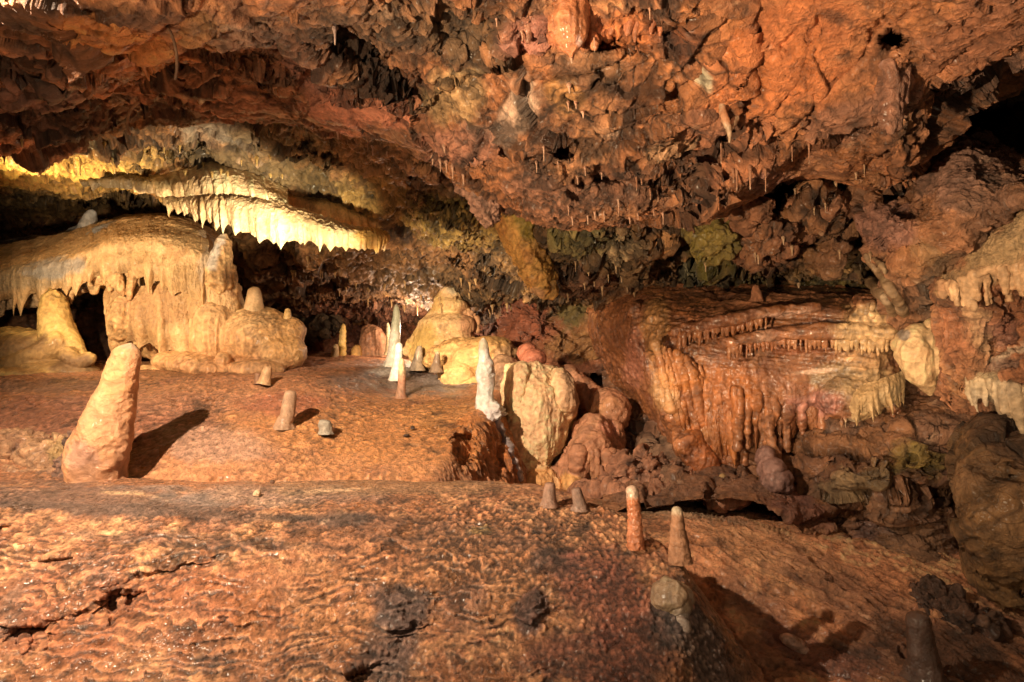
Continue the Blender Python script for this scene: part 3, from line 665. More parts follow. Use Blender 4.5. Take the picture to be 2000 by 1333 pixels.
c2_sp = [(80, 330, 260, 46, 2, (.62,.40,.12), .85), (250, 300, 200, 20, 0, (.55,.40,.14), .6), (430, 250, 110, 40, 20, (.24,.22,.17), .9), (480, 320, 220, 30, 14, (.13,.10,.05), .9), (640, 370, 130, 24, 20, (.15,.11,.05), .85), (560, 290, 120, 40, 15, (.22,.17,.09), .75), (700, 330, 90, 40, 10, (.42,.27,.13), .6), (830, 330, 90, 34, 10, (.55,.28,.14), .6),  # dark olive band is painted shade where the drapery lamps spill
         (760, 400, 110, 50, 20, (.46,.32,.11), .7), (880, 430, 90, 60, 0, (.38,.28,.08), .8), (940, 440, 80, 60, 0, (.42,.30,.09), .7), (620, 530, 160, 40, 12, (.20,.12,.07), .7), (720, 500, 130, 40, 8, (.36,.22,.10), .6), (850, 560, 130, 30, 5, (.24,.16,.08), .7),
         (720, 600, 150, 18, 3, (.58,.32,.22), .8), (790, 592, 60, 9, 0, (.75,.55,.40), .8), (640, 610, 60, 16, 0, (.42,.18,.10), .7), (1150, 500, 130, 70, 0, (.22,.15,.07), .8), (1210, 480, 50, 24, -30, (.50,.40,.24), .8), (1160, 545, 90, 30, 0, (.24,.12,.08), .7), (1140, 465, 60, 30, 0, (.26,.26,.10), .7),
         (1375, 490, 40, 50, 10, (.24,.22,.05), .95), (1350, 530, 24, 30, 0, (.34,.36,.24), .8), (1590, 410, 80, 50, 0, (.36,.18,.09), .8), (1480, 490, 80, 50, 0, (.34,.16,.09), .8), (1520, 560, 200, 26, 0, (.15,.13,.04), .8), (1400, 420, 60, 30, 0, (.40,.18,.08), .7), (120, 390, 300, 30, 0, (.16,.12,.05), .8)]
def c2_post(P, px, py, h, cav):
    A = P@rotm('y', -12)
    s = fbm(A*np.array([3.5, 4, 11]), 1, 4, 101, .6, 1); ml = (1-sstep(600, 900, px)); h = h+ml*s*.05; cav = cav+ml*s*.6
    k = fbm(P*np.array([7, 7, 5]), 1, 4, 103, .6, 2); mk = sstep(450, 800, px); h = h+mk*k*.06; cav = cav+mk*k*.5
    return h, cav
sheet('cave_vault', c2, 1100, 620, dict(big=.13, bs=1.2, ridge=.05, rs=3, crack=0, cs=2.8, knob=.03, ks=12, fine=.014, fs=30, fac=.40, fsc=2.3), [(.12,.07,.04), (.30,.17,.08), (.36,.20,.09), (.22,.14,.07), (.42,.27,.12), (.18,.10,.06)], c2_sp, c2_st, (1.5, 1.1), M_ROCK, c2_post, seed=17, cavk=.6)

# ---- back walls
w1 = col_net([[(420,540,10.2), (420,600,9.8), (420,660,9.6), (420,720,9.2), (420,760,8.8)], [(560,540,10.2), (560,600,9.6), (560,650,9.3), (560,700,9.0), (560,750,8.8)], [(680,560,9.9), (680,600,9.4), (680,650,9.1), (680,695,8.9), (680,740,8.7)], [(800,560,9.7), (800,600,9.2), (800,650,8.9), (800,700,8.7), (800,760,8.5)],
              [(920,560,8.6), (920,600,8.2), (920,650,8.0), (920,710,7.8), (920,800,7.6)], [(1010,560,7.6), (1010,600,7.0), (1010,650,6.8), (1000,740,6.8), (1000,900,6.8)], [(1120,550,7.3), (1120,590,6.7), (1120,650,6.5), (1120,730,6.6), (1120,900,6.9)], [(1220,550,7.1), (1220,590,6.4), (1220,650,6.3), (1220,730,6.5), (1220,950,6.8)], [(1330,550,6.9), (1330,590,6.4), (1330,660,6.4), (1330,750,6.6), (1330,950,6.9)]])
w1_st = [('h', 760, 660, 60, 26, 0, -.15, .6), ('h', 620, 640, 60, 24, 0, .25, .7), ('h', 700, 640, 26, 50, 0, -.3, .6), ('h', 960, 620, 34, 40, 0, -.4, .6), ('s', [(1130,728),(1200,722),(1260,745)], .5, 60), ('h', 1200, 660, 60, 60, 0, .10, .7), ('h', 1215, 755, 34, 26, 0, -.9, .4), ('c', [(980,600),(1040,650),(1050,700)], 10, .10), ('c', [(1080,620),(1150,690)], 10, .06), ('h', 1040, 640, 50, 50, 30, .1, .7)]
w1_sp = [(620, 640, 60, 26, 0, (.30,.27,.18), .8), (700, 650, 40, 40, 0, (.20,.08,.05), .8), (760, 670, 60, 30, 0, (.36,.17,.09), .7), (1030, 620, 60, 60, 0, (.34,.12,.07), .8), (1120, 610, 50, 36, 0, (.16,.14,.05), .9), (1200, 650, 60, 50, 0, (.52,.26,.12), .8), (1130, 680, 70, 30, 0, (.40,.24,.10), .7), (1250, 700, 40, 60, 0, (.42,.22,.17), .7), (1160, 760, 60, 40, 0, (.22,.17,.14), .8), (1250, 850, 60, 90, 0, (.13,.11,.1), .8)]
sheet('back_wall', w1, 520, 330, dict(big=.14, bs=1.2, ridge=.07, rs=2.4, crack=.05, cs=2.0, knob=.02, ks=9, fine=.010, fs=26, fac=.35, fsc=1.8), [(.20,.10,.06), (.40,.17,.09), (.34,.14,.07), (.46,.24,.12)], w1_sp, w1_st, (1.5, 1.0), M_ROCK, seed=23, wob=.7)

# ---- right wall: lower layered rock
w3 = col_net([[(1180,720,6.6), (1180,800,6.3), (1180,880,6.0), (1180,950,5.3), (1180,1010,4.5)], [(1330,720,6.3), (1330,800,5.9), (1330,880,5.4), (1330,930,5.0), (1330,975,4.5)], [(1480,740,5.9), (1480,820,5.4), (1480,900,5.0), (1480,940,4.75), (1480,990,4.4)], [(1600,760,5.6), (1600,830,5.0), (1600,900,4.7), (1600,980,4.55), (1600,1060,4.35)],
              [(1720,760,5.4), (1720,830,4.75), (1720,920,4.4), (1720,1020,4.35), (1720,1170,4.15)], [(1830,740,5.2), (1830,830,4.6), (1830,930,4.3), (1830,1060,4.3), (1830,1250,4.05)], [(1930,740,5.0), (1930,830,4.5), (1930,930,4.5), (1930,1060,4.6), (1930,1300,4.2)], [(2100,740,4.9), (2100,830,4.5), (2100,930,4.6), (2100,1060,4.7), (2100,1300,4.4)]])
w3_st = [('c', [(1540,950),(1600,965),(1700,960),(1850,950)], 9, .22), ('h', 1590, 962, 60, 12, 4, -.2, .6), ('h', 1670, 945, 80, 26, -8, .20, .5), ('s', [(1640,990),(1700,968),(1840,955)], .22, 60), ('h', 1755, 985, 70, 40, 0, .16, .5), ('h', 1700, 1030, 40, 40, 0, -.12, .6), ('c', [(1640,990),(1650,1040),(1720,1120)], 10, .14), ('h', 1775, 1050, 40, 14, 0, -.2, .5),
         ('c', [(1500,860),(1640,870),(1760,850),(1900,870)], 7, .10), ('c', [(1550,900),(1650,905),(1780,890)], 7, .08), ('h', 1790, 900, 50, 40, 10, .08, .7), ('h', 1880, 1010, 26, 90, -6, -.5, .5), ('h', 1760, 820, 120, 20, 5, .10, .6), ('h', 1650, 1150, 40, 60, 20, .10, .6), ('h', 1560, 1010, 80, 20, 20, .10, .6), ('h', 1350, 940, 60, 40, 0, .06, .8),
         ('h', 1285, 855, 24, 22, 0, -.5, .35), ('h', 1240, 850, 26, 40, 0, -.25, .5), ('h', 1335, 870, 10, 16, 0, -.2, .5), ('h', 1390, 960, 20, 16, 0, -.2, .5), ('h', 1470, 930, 40, 20, 0, -.2, .6)]
w3_sp = [(1680, 945, 80, 26, -8, (.30,.22,.12), .9), (1790, 900, 70, 30, 0, (.24,.19,.05), .8), (1640, 890, 120, 30, 0, (.26,.13,.06), .7), (1760, 1080, 90, 80, 0, (.30,.18,.10), .7), (1700, 1040, 40, 40, 0, (.22,.14,.12), .7), (1655, 1150, 26, 50, 20, (.42,.24,.07), .8), (1620, 1030, 30, 30, 0, (.44,.25,.12), .7), (1760, 990, 60, 30, 0, (.32,.18,.10), .7), (1560, 1000, 80, 30, 20, (.26,.12,.09), .7), (1340, 930, 60, 40, 0, (.30,.15,.08), .6), (1560, 880, 60, 20, 0, (.3,.15,.07), .6), (1290, 900, 60, 60, 0, (.26,.18,.12), .6)]
def w3_post(P, px, py, h, cav):
    A = P@rotm('y', -6)
    s = fbm(A*np.array([1.6, 3, 9]), 1, 4, 111, .6, 1)
    t = (P[:, 2]+.10*fbm(P, 1.6, 3, 112))/.13; fr = t-np.floor(t)
    m = 1-sstep(960, 1060, py)
    lo = sstep(860, 940, py)
    return h*(.8-.3*lo)+s*.022+m*.06*(fr**2), cav+s*.6+m*(fr-.5)*.4
sheet('layered_rock_wall', w3, 640, 460, dict(big=.12, bs=1.5, ridge=.04, rs=2.8, crack=0, cs=2.6, knob=.010, ks=12, fine=.007, fs=34, fac=.22, fsc=1.6, A=np.diag([.75,1,1.9])), [(.12,.06,.04), (.28,.14,.07), (.24,.13,.08), (.34,.19,.09)], w3_sp, w3_st, (1.7, 1.0), M_ROCK, w3_post, seed=29)

w4 = col_net([[(1915,800,4.7), (1900,850,4.4), (1880,930,4.1), (1885,1020,4.1), (1900,1130,4.1), (1960,1240,4.0)], [(1935,825,4.0), (1905,870,3.8), (1875,930,3.65), (1880,1020,3.6), (1905,1110,3.6), (1960,1190,3.7)], [(1995,835,3.85), (1982,880,3.6), (1960,930,3.45), (1960,1010,3.4), (1970,1100,3.45), (1990,1190,3.6)], [(2120,800,3.7), (2120,870,3.5), (2120,930,3.3), (2120,1020,3.25), (2120,1120,3.3), (2120,1250,3.5)], [(2450,800,3.6), (2450,870,3.4), (2450,930,3.1), (2450,1020,3.1), (2450,1120,3.2), (2450,1300,3.4)]])
w4_st = [('c', [(1880,905),(1930,915),(2000,935)], 5, .06), ('s', [(1880,1060),(1930,1120),(1990,1160)], .1, 60), ('c', [(1900,1080),(1960,1150)], 8, .08)]
sheet('smooth_rock_wall', w4, 240, 330, dict(big=.05, bs=1.2, ridge=.012, rs=2.8, crack=0, knob=.006, ks=9, fine=.006, fs=34, fac=.14, fsc=1.3), [(.28,.17,.09), (.36,.22,.11), (.32,.19,.09)], [(1960, 850, 80, 40, 20, (.14,.08,.05), .8), (1960, 1150, 80, 60, 30, (.34,.2,.08), .6)], w4_st, (1.7, .8), M_ROCK, seed=37)

# ---- right wall: upper mass
w5 = col_net([[(1640,330,4.9), (1660,400,4.5), (1680,470,4.35), (1690,530,4.3), (1710,585,4.4), (1740,640,4.8), (1760,720,5.1)], [(1700,320,4.7), (1710,390,4.15), (1725,460,3.95), (1740,520,3.95), (1760,580,4.1), (1780,640,4.6), (1800,760,5.0)], [(1780,320,4.6), (1790,380,4.0), (1800,440,3.8), (1810,500,3.8), (1820,560,4.0), (1830,630,4.6), (1840,770,4.9)],
              [(1860,270,4.5), (1865,320,3.8), (1870,390,3.6), (1880,440,3.6), (1890,490,3.75), (1890,600,4.5), (1900,780,4.8)], [(1950,280,4.4), (1950,330,3.7), (1955,370,3.5), (1960,405,3.45), (1965,450,3.7), (1965,600,4.4), (1965,780,4.7)], [(2050,310,4.4), (2050,340,3.6), (2050,360,3.4), (2050,385,3.3), (2050,420,3.6), (2050,600,4.3), (2050,790,4.6)], [(2400,310,4.3), (2400,340,3.5), (2400,350,3.3), (2400,370,3.2), (2400,400,3.5), (2400,600,4.2), (2400,790,4.5)]])
w5_st = [('h', 1775, 405, 26, 28, 0, -.6, .35), ('c', [(1760,600),(1830,540),(1900,470),(1990,400)], 12, .06), ('h', 1720, 440, 60, 50, 0, .08, .8), ('c', [(1690,470),(1760,490),(1800,470)], 9, .07), ('h', 1850, 420, 90, 60, -30, .06, .8)]
w5_sp = [(1730, 440, 70, 60, 0, (.36,.20,.16), .85), (1880, 350, 130, 70, 20, (.36,.22,.17), .85), (1950, 400, 100, 60, -30, (.34,.2,.13), .6), (1810, 500, 60, 40, -30, (.46,.30,.16), .8), (1760, 520, 60, 40, 0, (.40,.19,.09), .7), (1870, 490, 110, 20, -38, (.13,.09,.06), .7), (1820, 580, 30, 60, 20, (.1,.08,.06), .7)]
def w5_post(P, px, py, h, cav):
    B = P@rotm('y', 35); s = fbm(B*np.array([8, 6, 2]), 1, 3, 121, .5, 1); m = sstep(1700, 1800, px)*sstep(400, 460, py)
    return h+m*s*.04, cav+m*s*.7
sheet('right_rock_wall', w5, 460, 460, dict(big=.09, bs=1.6, ridge=.03, rs=3, crack=0, cs=2.4, knob=.014, ks=12, fine=.008, fs=34, fac=.28, fsc=2.2), [(.24,.12,.07), (.36,.18,.10), (.42,.22,.12), (.30,.15,.08)], w5_sp, w5_st, (1.7, .9), M_ROCK, w5_post, seed=41)

w6 = col_net([[(1800,555,4.5), (1812,562,4.15), (1826,575,4.05), (1830,600,4.1), (1832,680,4.15), (1850,760,4.3), (1870,800,4.7)],
              [(1845,510,4.4), (1855,520,3.95), (1866,545,3.82), (1868,590,3.92), (1872,680,3.98), (1884,765,4.1), (1890,800,4.6)],
              [(1895,465,4.3), (1903,480,3.8), (1910,515,3.66), (1912,570,3.78), (1918,680,3.92), (1925,760,3.98), (1930,800,4.5)],
              [(1945,425,4.2), (1950,440,3.65), (1955,480,3.52), (1958,545,3.66), (1962,640,3.95), (1968,735,3.78), (1975,800,4.3)],
              [(2000,385,4.1), (2003,400,3.55), (2006,450,3.42), (2010,530,3.58), (2012,620,3.85), (2015,720,3.66), (2025,820,4.2)],
              [(2100,320,4.0), (2100,335,3.4), (2105,400,3.28), (2110,500,3.45), (2112,600,3.7), (2115,700,3.5), (2125,840,4.0)],
              [(2350,200,3.9), (2350,215,3.2), (2350,300,3.1), (2350,430,3.3), (2350,560,3.5), (2350,700,3.3), (2350,860,3.8)]])
w6_sp = [(1985,465,140,48,-38,(.56,.42,.24),.95),(1880,545,56,22,-30,(.48,.34,.19),.85),(1990,520,60,22,-15,(.50,.37,.21),.8),(1905,640,22,60,-15,(.50,.34,.2),.75),(1975,690,60,8,-22,(.58,.48,.36),.85),(1960,640,50,36,0,(.30,.15,.11),.8),(1970,712,44,14,-15,(.20,.14,.11),.8),(1980,770,80,30,20,(.44,.36,.25),.8),(1930,745,36,20,0,(.42,.35,.22),.8),(1870,650,30,90,0,(.38,.17,.09),.7),(1890,720,26,50,0,(.40,.2,.1),.6)]
w6_st = [('s', [(1850,580),(1905,570),(1960,545),(2040,520)], .10, 60), ('s', [(1905,745),(1950,700),(2010,668),(2100,630)], -.06, 40), ('c', [(1925,600),(1935,680),(1925,740)], 9, .08), ('h', 1930, 655, 14, 26, 10, -.08, .6), ('h', 1892, 610, 9, 26, 15, -.06, .6), ('h', 1980, 712, 50, 12, -18, -.06, .6)]
def w6_post(P, px, py, h, cav):
    a = fbm(P*np.array([13, 13, 2.6]), 1, 3, 161, .5, 1); m = sstep(520, 590, py+.5*(px-1900)); g = fbm(P, 26, 3, 163, .6)
    return h+m*a*.035+g*.008, cav+m*a*.8+g*.4
sheet('right_flowstone_wall', w6, 420, 520, dict(big=.06, bs=2, ridge=.02, rs=4, crack=0, knob=.012, ks=14, fine=.006, fs=36, fac=.16, fsc=3.5), [(.30,.14,.08), (.40,.19,.10), (.36,.17,.09), (.46,.25,.13)], w6_sp, w6_st, (2.2, 1.0), M_ROCK, w6_post, seed=43, wob=.6)
# ================================================================== FORMATIONS
# ---- big flowstone cascade on the left
D1 = 6.35
canopy = lambda x: D1+.12*math.sin(x/70)
cas = [
 ('s', [[(-160,455,7.2),(0,470,7.2),(110,455,7.1),(220,425,7.0),(320,420,6.9),(400,440,6.8),(440,480,6.7)],
        [(-160,500,6.6),(0,500,6.5),(110,480,6.45),(220,440,6.4),(330,436,6.35),(400,470,6.25),(445,520,6.25)],
        [(-160,560,6.3),(0,560,6.25),(110,545,6.2),(220,500,6.15),(330,500,6.1),(405,540,6.1),(452,590,6.15)],
        [(-160,600,6.35),(0,605,6.35),(110,590,6.3),(200,560,6.25),(330,590,6.15),(400,620,6.1),(450,640,6.2)]], .35),
 ('s', [[(215,560,6.5),(300,560,6.3),(380,560,6.15),(450,540,6.2),(470,560,6.4)],[(215,620,6.45),(300,620,6.3),(380,630,6.15),(450,620,6.15),(480,640,6.3)],[(225,665,6.45),(300,670,6.3),(380,700,6.15),(450,700,6.1),(500,700,6.2)],[(235,690,6.5),(300,700,6.4),(380,720,6.1),(450,735,5.95),(500,730,6.0)]], .35),
 ('e', 500, 665, 6.15, 92, .36, 62, 0), ('e', 560, 650, 6.15, 34, .20, 32, 0), ('e', 540, 690, 6.05, 60, .25, 42, 0), ('e', 430, 660, 6.1, 50, .3, 80, 0),
 ('e', 400, 715, 5.95, 90, .35, 26, 8), ('e', 437, 708, 5.8, 15, .10, 20, 10), ('e', 500, 722, 5.85, 60, .2, 20, 0), ('e', 320, 728, 5.95, 60, .25, 10, 0),
 ('c', [(427,640,6.02,24),(427,612,6.05,20)]), ('c', [(495,640,6.1,32),(496,615,6.12,21)]),
 ('e', 240, 620, 6.1, 26, .12, 44, 8), ('e', 285, 600, 6.15, 34, .14, 30, 0), ('c', [(428,560,6.0,26),(432,500,6.05,20),(437,470,6.1,14),(440,462,6.1,8)]),
]
casf = ribs(-120, 135, 15, lin((-120,560),(135,540)), lin((-120,625),(0,620),(60,600),(135,590)), 9, 1.5, 6.24, seed=3, bow=.03, jit=.8, fat=.6)
casf += ribs(120, 250, 9, lin((120,520),(250,510)), lin((120,585),(190,560),(210,560),(250,560)), 8, 1.5, 6.12, seed=4, bow=.03, jit=.8, fat=.6)
casf += ribs(195, 345, 9, lin((195,500),(345,520)), lin((195,545),(240,575),(270,560),(345,590)), 9, 1.5, 6.09, seed=5, bow=.03, jit=.7, fat=.6)
casf += ribs(290, 460, 11, lin((290,510),(460,520)), lin((290,610),(350,640),(460,700)), 8, 4, 6.10, seed=6, bow=.03, jit=.6, fat=.7)
casf += ribs(215, 390, 9, lin((215,600),(390,650)), lin((215,655),(235,680),(300,660),(320,695),(350,675),(390,700)), 9, 2.5, 6.12, seed=7)
casf += [('c', [(200,505,6.05,14),(222,540,6.0,15),(238,565,6.0,9),(242,578,6.0,3)]), ('c', [(255,500,6.05,10),(262,530,6.0,9),(256,560,6.0,7),(250,585,6.0,3)])]
def cas_fn(P, px, py, N):
    a, c = ribfn(15, .020, sz=1.3, seed=2)(P, px, py, N)
    m = sstep(500, 560, py+.15*px)*(1-sstep(470, 520, px)); g = 1-m
    grain = fbm(P, 30, 3, 131, .6)
    return a*m+grain*.007*g, c*m*.9+grain*.5*g
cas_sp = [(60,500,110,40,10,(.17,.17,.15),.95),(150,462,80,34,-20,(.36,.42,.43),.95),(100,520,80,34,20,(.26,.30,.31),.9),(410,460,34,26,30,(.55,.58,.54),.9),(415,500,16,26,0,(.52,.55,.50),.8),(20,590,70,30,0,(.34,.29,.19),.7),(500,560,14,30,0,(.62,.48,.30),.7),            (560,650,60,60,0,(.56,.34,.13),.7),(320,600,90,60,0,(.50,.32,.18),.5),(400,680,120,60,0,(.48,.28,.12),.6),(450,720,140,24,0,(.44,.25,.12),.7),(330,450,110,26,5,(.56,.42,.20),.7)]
cas_o = root('flowstone_cascade', W(330, 735, 6.1), 'broad tan flowstone cascade with fringed canopy at the back left', 'flowstone')
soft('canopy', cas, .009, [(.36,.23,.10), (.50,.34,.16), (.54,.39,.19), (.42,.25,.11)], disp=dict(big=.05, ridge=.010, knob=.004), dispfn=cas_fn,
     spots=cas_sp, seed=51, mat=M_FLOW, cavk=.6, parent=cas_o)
curtain('column_folds', [[(205,560,6.25),(250,560,6.1),(300,555,6.02),(350,548,5.98),(400,545,5.98),(440,545,6.02),(468,555,6.2)],[(207,600,6.15),(255,600,6.0),(305,600,5.95),(355,600,5.92),(402,600,5.93),(448,605,5.98),(482,615,6.15)],[(212,640,6.12),(260,640,5.98),(310,645,5.93),(360,650,5.90),(405,655,5.9),(455,655,5.96),(495,655,6.12)],[(220,668,6.2),(265,668,6.05),(315,680,6.0),(362,700,5.93),(408,712,5.88),(460,715,5.9),(505,712,6.05)]],
        420, 200, 15, .16, [(.36,.23,.11), (.46,.31,.15), (.50,.35,.18), (.40,.24,.12)], flute=.055, seed=68, parent=cas_o, v0=0, pw=1.3, big=.06, spots=[(300,600,70,40,0,(.44,.28,.15),.6),(430,690,70,40,0,(.44,.27,.12),.7)])
curtain('canopy_fringe', [[(-160,478,6.75),(-40,482,6.7),(60,470,6.68),(140,452,6.62),(220,430,6.55),(300,425,6.5),(370,440,6.45),(412,465,6.4)],[(-160,520,6.2),(-40,525,6.15),(60,515,6.12),(140,495,6.08),(220,470,6.0),(300,465,5.98),(370,480,5.98),(420,500,6.05)],[(-160,550,6.12),(-40,552,6.08),(60,540,6.04),(140,520,6.0),(220,495,5.94),(300,495,5.92),(370,515,5.92),(425,540,5.98)],[(-160,575,6.12),(-40,578,6.08),(60,562,6.03),(140,540,5.98),(222,518,5.92),(302,522,5.90),(372,550,5.90),(428,585,5.96)],[(-160,590,6.18),(-40,594,6.12),(60,576,6.06),(140,555,6.02),(224,536,5.96),(304,545,5.94),(374,580,5.93),(430,620,5.99)]],
        900, 190, 34, .24, [(.36,.24,.11), (.48,.34,.17), (.52,.38,.20), (.42,.27,.13)], flute=.05, seed=67, parent=cas_o, v0=.45, spots=[(20,545,100,26,0,(.30,.26,.17),.7),(110,525,60,20,-10,(.30,.31,.29),.8),(410,520,24,40,0,(.46,.42,.34),.6)])
stal('knob', [(427,650,24),(427,620,20),(428,600,17),(426,585,12),(425,578,7)], d=6.05, cols=((.50,.34,.16),(.54,.38,.19)), flare=False, parent=cas_o)
stal('knob', [(495,650,32),(495,625,25),(496,600,18),(497,578,14),(496,566,12),(495,560,7)], d=6.1, cols=((.52,.36,.18),(.56,.42,.24)), flare=False, parent=cas_o)
stal('knob', [(558,650,13),(560,630,9),(562,612,7),(562,602,4)], d=6.1, cols=((.50,.34,.13),(.54,.38,.16)), flare=False, parent=cas_o)
soft('fringe', casf, .007, [(.36,.23,.10), (.50,.34,.16), (.54,.39,.19), (.42,.25,.11)], it=1, disp=dict(big=.02, ridge=.005, knob=.003), dispfn=cas_fn, spots=cas_sp, seed=51, cavk=.6, parent=cas_o)
stal('stalagmite', [(172,452,22),(174,436,17),(178,420,11),(182,410,5)], 'small grey white stalagmite knob on top of the big cascade canopy', d=6.75, cols=(BG,(.5,.52,.5)), mat=M_CALC)
# dark rock behind the cascade mouth
soft('rock_recess', [('s', [[(-200,600,7.0),(100,600,7.0),(300,600,7.0),(520,600,7.2)],[(-200,660,6.9),(100,650,6.9),(300,650,6.9),(520,650,7.2)],[(-200,740,6.8),(100,740,6.8),(300,740,6.8),(520,740,7.2)]], .3)], .02, [BR,(.3,.17,.09),DB], seed=52, mat=M_ROCK, disp=dict(big=.1, ridge=.06, knob=.02), kind='structure')

# ---- squat yellow stalagmite with its sprawling base, far left
yb = [('c', [(118,690,5.85,40),(112,650,5.86,31),(107,615,5.88,27),(104,590,5.9,23),(101,575,5.9,17),(99,570,5.9,10)]), ('c', [(125,660,5.85,24),(150,685,5.8,16),(172,715,5.8,10)]), ('c', [(125,670,5.8,26),(60,700,5.7,20),(-20,722,5.7,12)]), ('e', 60,690,5.95,85,.25,42,-8), ('e', 30,665,6.1,60,.2,26,0), ('e', 110,722,5.75,80,.2,16,4), ('e', 20,730,5.6,90,.2,12,0), ('c', [(130,690,5.7,16),(150,705,5.65,14),(176,700,5.7,10)])]
soft('stalagmite', yb, .010, [(.52,.40,.13),(.60,.46,.17),(.50,.34,.12)], 'squat yellow stalagmite with a sprawling base at the far left', 'stalagmite', disp=dict(big=.03, ridge=.014, knob=.01, ks=14), spots=[(60,700,120,40,0,(.34,.22,.10),.75),(150,720,60,26,0,(.2,.13,.07),.8),(40,670,60,20,0,(.24,.16,.08),.7)], seed=53)

# ---- bright fringed drapery
dr_o = root('fringed_drapery', W(500, 420, 5.5), 'brightly lit cream drapery with a toothed fringe under the ceiling', 'drapery')
DC = [(.50,.37,.18),(.60,.46,.26),(.66,.53,.33),(.54,.39,.18)]
curtain('lower_curtain', [[(315,388,5.75),(370,378,5.6),(430,372,5.5),(510,385,5.45),(590,412,5.45),(670,436,5.5),(735,448,5.6),(758,455,5.75)],
                          [(318,398,5.68),(372,392,5.5),(432,390,5.38),(510,402,5.34),(590,426,5.34),(670,446,5.38),(738,458,5.5),(760,465,5.7)],
                          [(322,405,5.68),(376,408,5.48),(434,414,5.34),(512,430,5.30),(590,445,5.30),(670,460,5.34),(738,472,5.48),(756,475,5.7)],
                          [(326,410,5.72),(380,420,5.52),(438,436,5.38),(516,465,5.32),(592,470,5.32),(670,480,5.36),(736,486,5.5),(750,484,5.7)]],
        900, 150, 50, .11, DC, flute=.050, seed=61, parent=dr_o, v0=.15, spots=[(725,465,40,30,0,(.58,.36,.10),.85),(330,395,30,26,0,(.42,.33,.16),.7)])
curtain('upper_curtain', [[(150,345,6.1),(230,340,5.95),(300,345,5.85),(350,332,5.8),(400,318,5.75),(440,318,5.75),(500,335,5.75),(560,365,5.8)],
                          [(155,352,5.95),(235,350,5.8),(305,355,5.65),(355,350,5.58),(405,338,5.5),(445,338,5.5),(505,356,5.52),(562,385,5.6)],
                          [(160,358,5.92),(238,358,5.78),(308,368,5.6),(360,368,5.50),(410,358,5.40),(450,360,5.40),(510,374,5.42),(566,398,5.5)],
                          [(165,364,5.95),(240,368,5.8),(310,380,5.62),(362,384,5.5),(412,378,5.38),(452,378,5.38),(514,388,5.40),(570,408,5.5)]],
        700, 120, 34, .035, DC, flute=.045, seed=62, parent=dr_o, v0=.05, spots=[(205,358,130,28,0,(.07,.05,.03),.97),(320,352,40,26,0,(.36,.29,.15),.7)])  # near-black strip is painted shade over the lit left end
curtain('back_curtain', [[(500,345,6.0),(560,368,5.95),(620,385,5.95),(680,402,5.95),(735,425,6.0)],[(500,362,5.85),(560,380,5.8),(620,398,5.78),(680,414,5.8),(738,436,5.9)],[(505,385,5.85),(565,400,5.78),(625,415,5.75),(685,430,5.78),(740,446,5.9)],[(508,398,5.9),(568,412,5.8),(628,426,5.76),(688,440,5.8),(742,452,5.9)]],
        520, 80, 24, .06, [(.46,.32,.14),(.54,.40,.20),(.50,.30,.11)], flute=.045, seed=63, parent=dr_o, v0=.05, spots=[(560,385,30,20,30,(.42,.20,.06),.7),(600,400,34,16,20,(.20,.11,.05),.6)])

# ---- yellow hanging slab in the middle
soft('rock_slab', [('s', [[(975,375,5.25),(1010,385,5.0),(1040,400,5.0),(1060,420,5.2)],[(975,440,5.2),(1005,440,5.0),(1040,450,5.0),(1062,480,5.2)],[(990,490,5.2),(1015,495,4.98),(1050,510,4.98),(1082,535,5.15)],[(1018,535,5.15),(1035,545,4.98),(1060,555,4.98),(1083,575,5.1)],[(1042,570,5.15),(1050,572,5.02),(1058,578,5.02),(1064,582,5.1)]], .14)],
     .010, [(.52,.30,.08),(.60,.38,.12),(.48,.26,.09)], 'tilted ochre rock slab hanging from the ceiling in the middle', 'rock slab', disp=dict(big=.04, ridge=.03, rs=9, knob=.008, fac=.2, fsc=7, foct=2), spots=[(1020,410,26,60,-20,(.26,.24,.05),.8),(1050,570,20,14,0,(.55,.38,.22),.8)], seed=55, mat=M_FLOW)

# ---- the cone stalagmite and the lumps it stands on
cone = [('c', [(868,700,7.0,70),(868,665,7.0,60),(870,640,7.0,52),(874,618,7.0,36),(877,598,7.0,30),(880,584,7.0,24),(882,572,7.0,18),(884,562,7.0,9),(885,556,7.0,6)]), ('e', 875,636,6.9,52,.2,26,0), ('e', 878,598,6.95,33,.15,16,0), ('c', [(850,640,7.0,26),(815,670,7.0,16),(795,690,7.0,10)])]
cone += ribs(895, 935, 7, lin((895,590),(935,620)), lin((895,625),(935,655)), 5, 3, 6.95, seed=12)
def cone_fn(P, px, py, N):
    g = np.sin((P[:, 2]+.02*noise(P, 6, 3))*60+2*noise(P, 2.5, 8))*.0035; a, c = ribfn(26, .008, sz=5, seed=7)(P, px, py, N); return g+a, c*.5+g*20
soft('stalagmite', cone, .0095, [(.56,.40,.18),(.66,.48,.24),(.68,.50,.28)], 'large cream cone stalagmite with stacked tiers below the back ceiling', 'stalagmite', dispfn=cone_fn, disp=dict(big=.03), spots=[(884,562,14,14,0,(.4,.38,.26),.9),(825,670,26,40,30,(.45,.33,.10),.8),(850,590,20,20,0,(.62,.44,.16),.7),(920,630,26,40,0,(.52,.30,.17),.8)], seed=56)
lump = [('e', 935,700,6.5,75,.3,32,-8), ('e', 895,735,6.35,40,.22,36,20), ('e', 925,765,6.3,45,.22,30,0), ('e', 960,690,6.45,50,.25,30,0), ('e', 885,690,6.6,60,.25,24,-20), ('e', 985,690,6.5,36,.2,18,0), ('e', 900,775,6.2,18,.12,22,0)]
lump += ribs(865, 930, 5, lin((865,740),(930,760)), lin((865,775),(900,800),(930,800)), 8, 3, 6.2, seed=13)
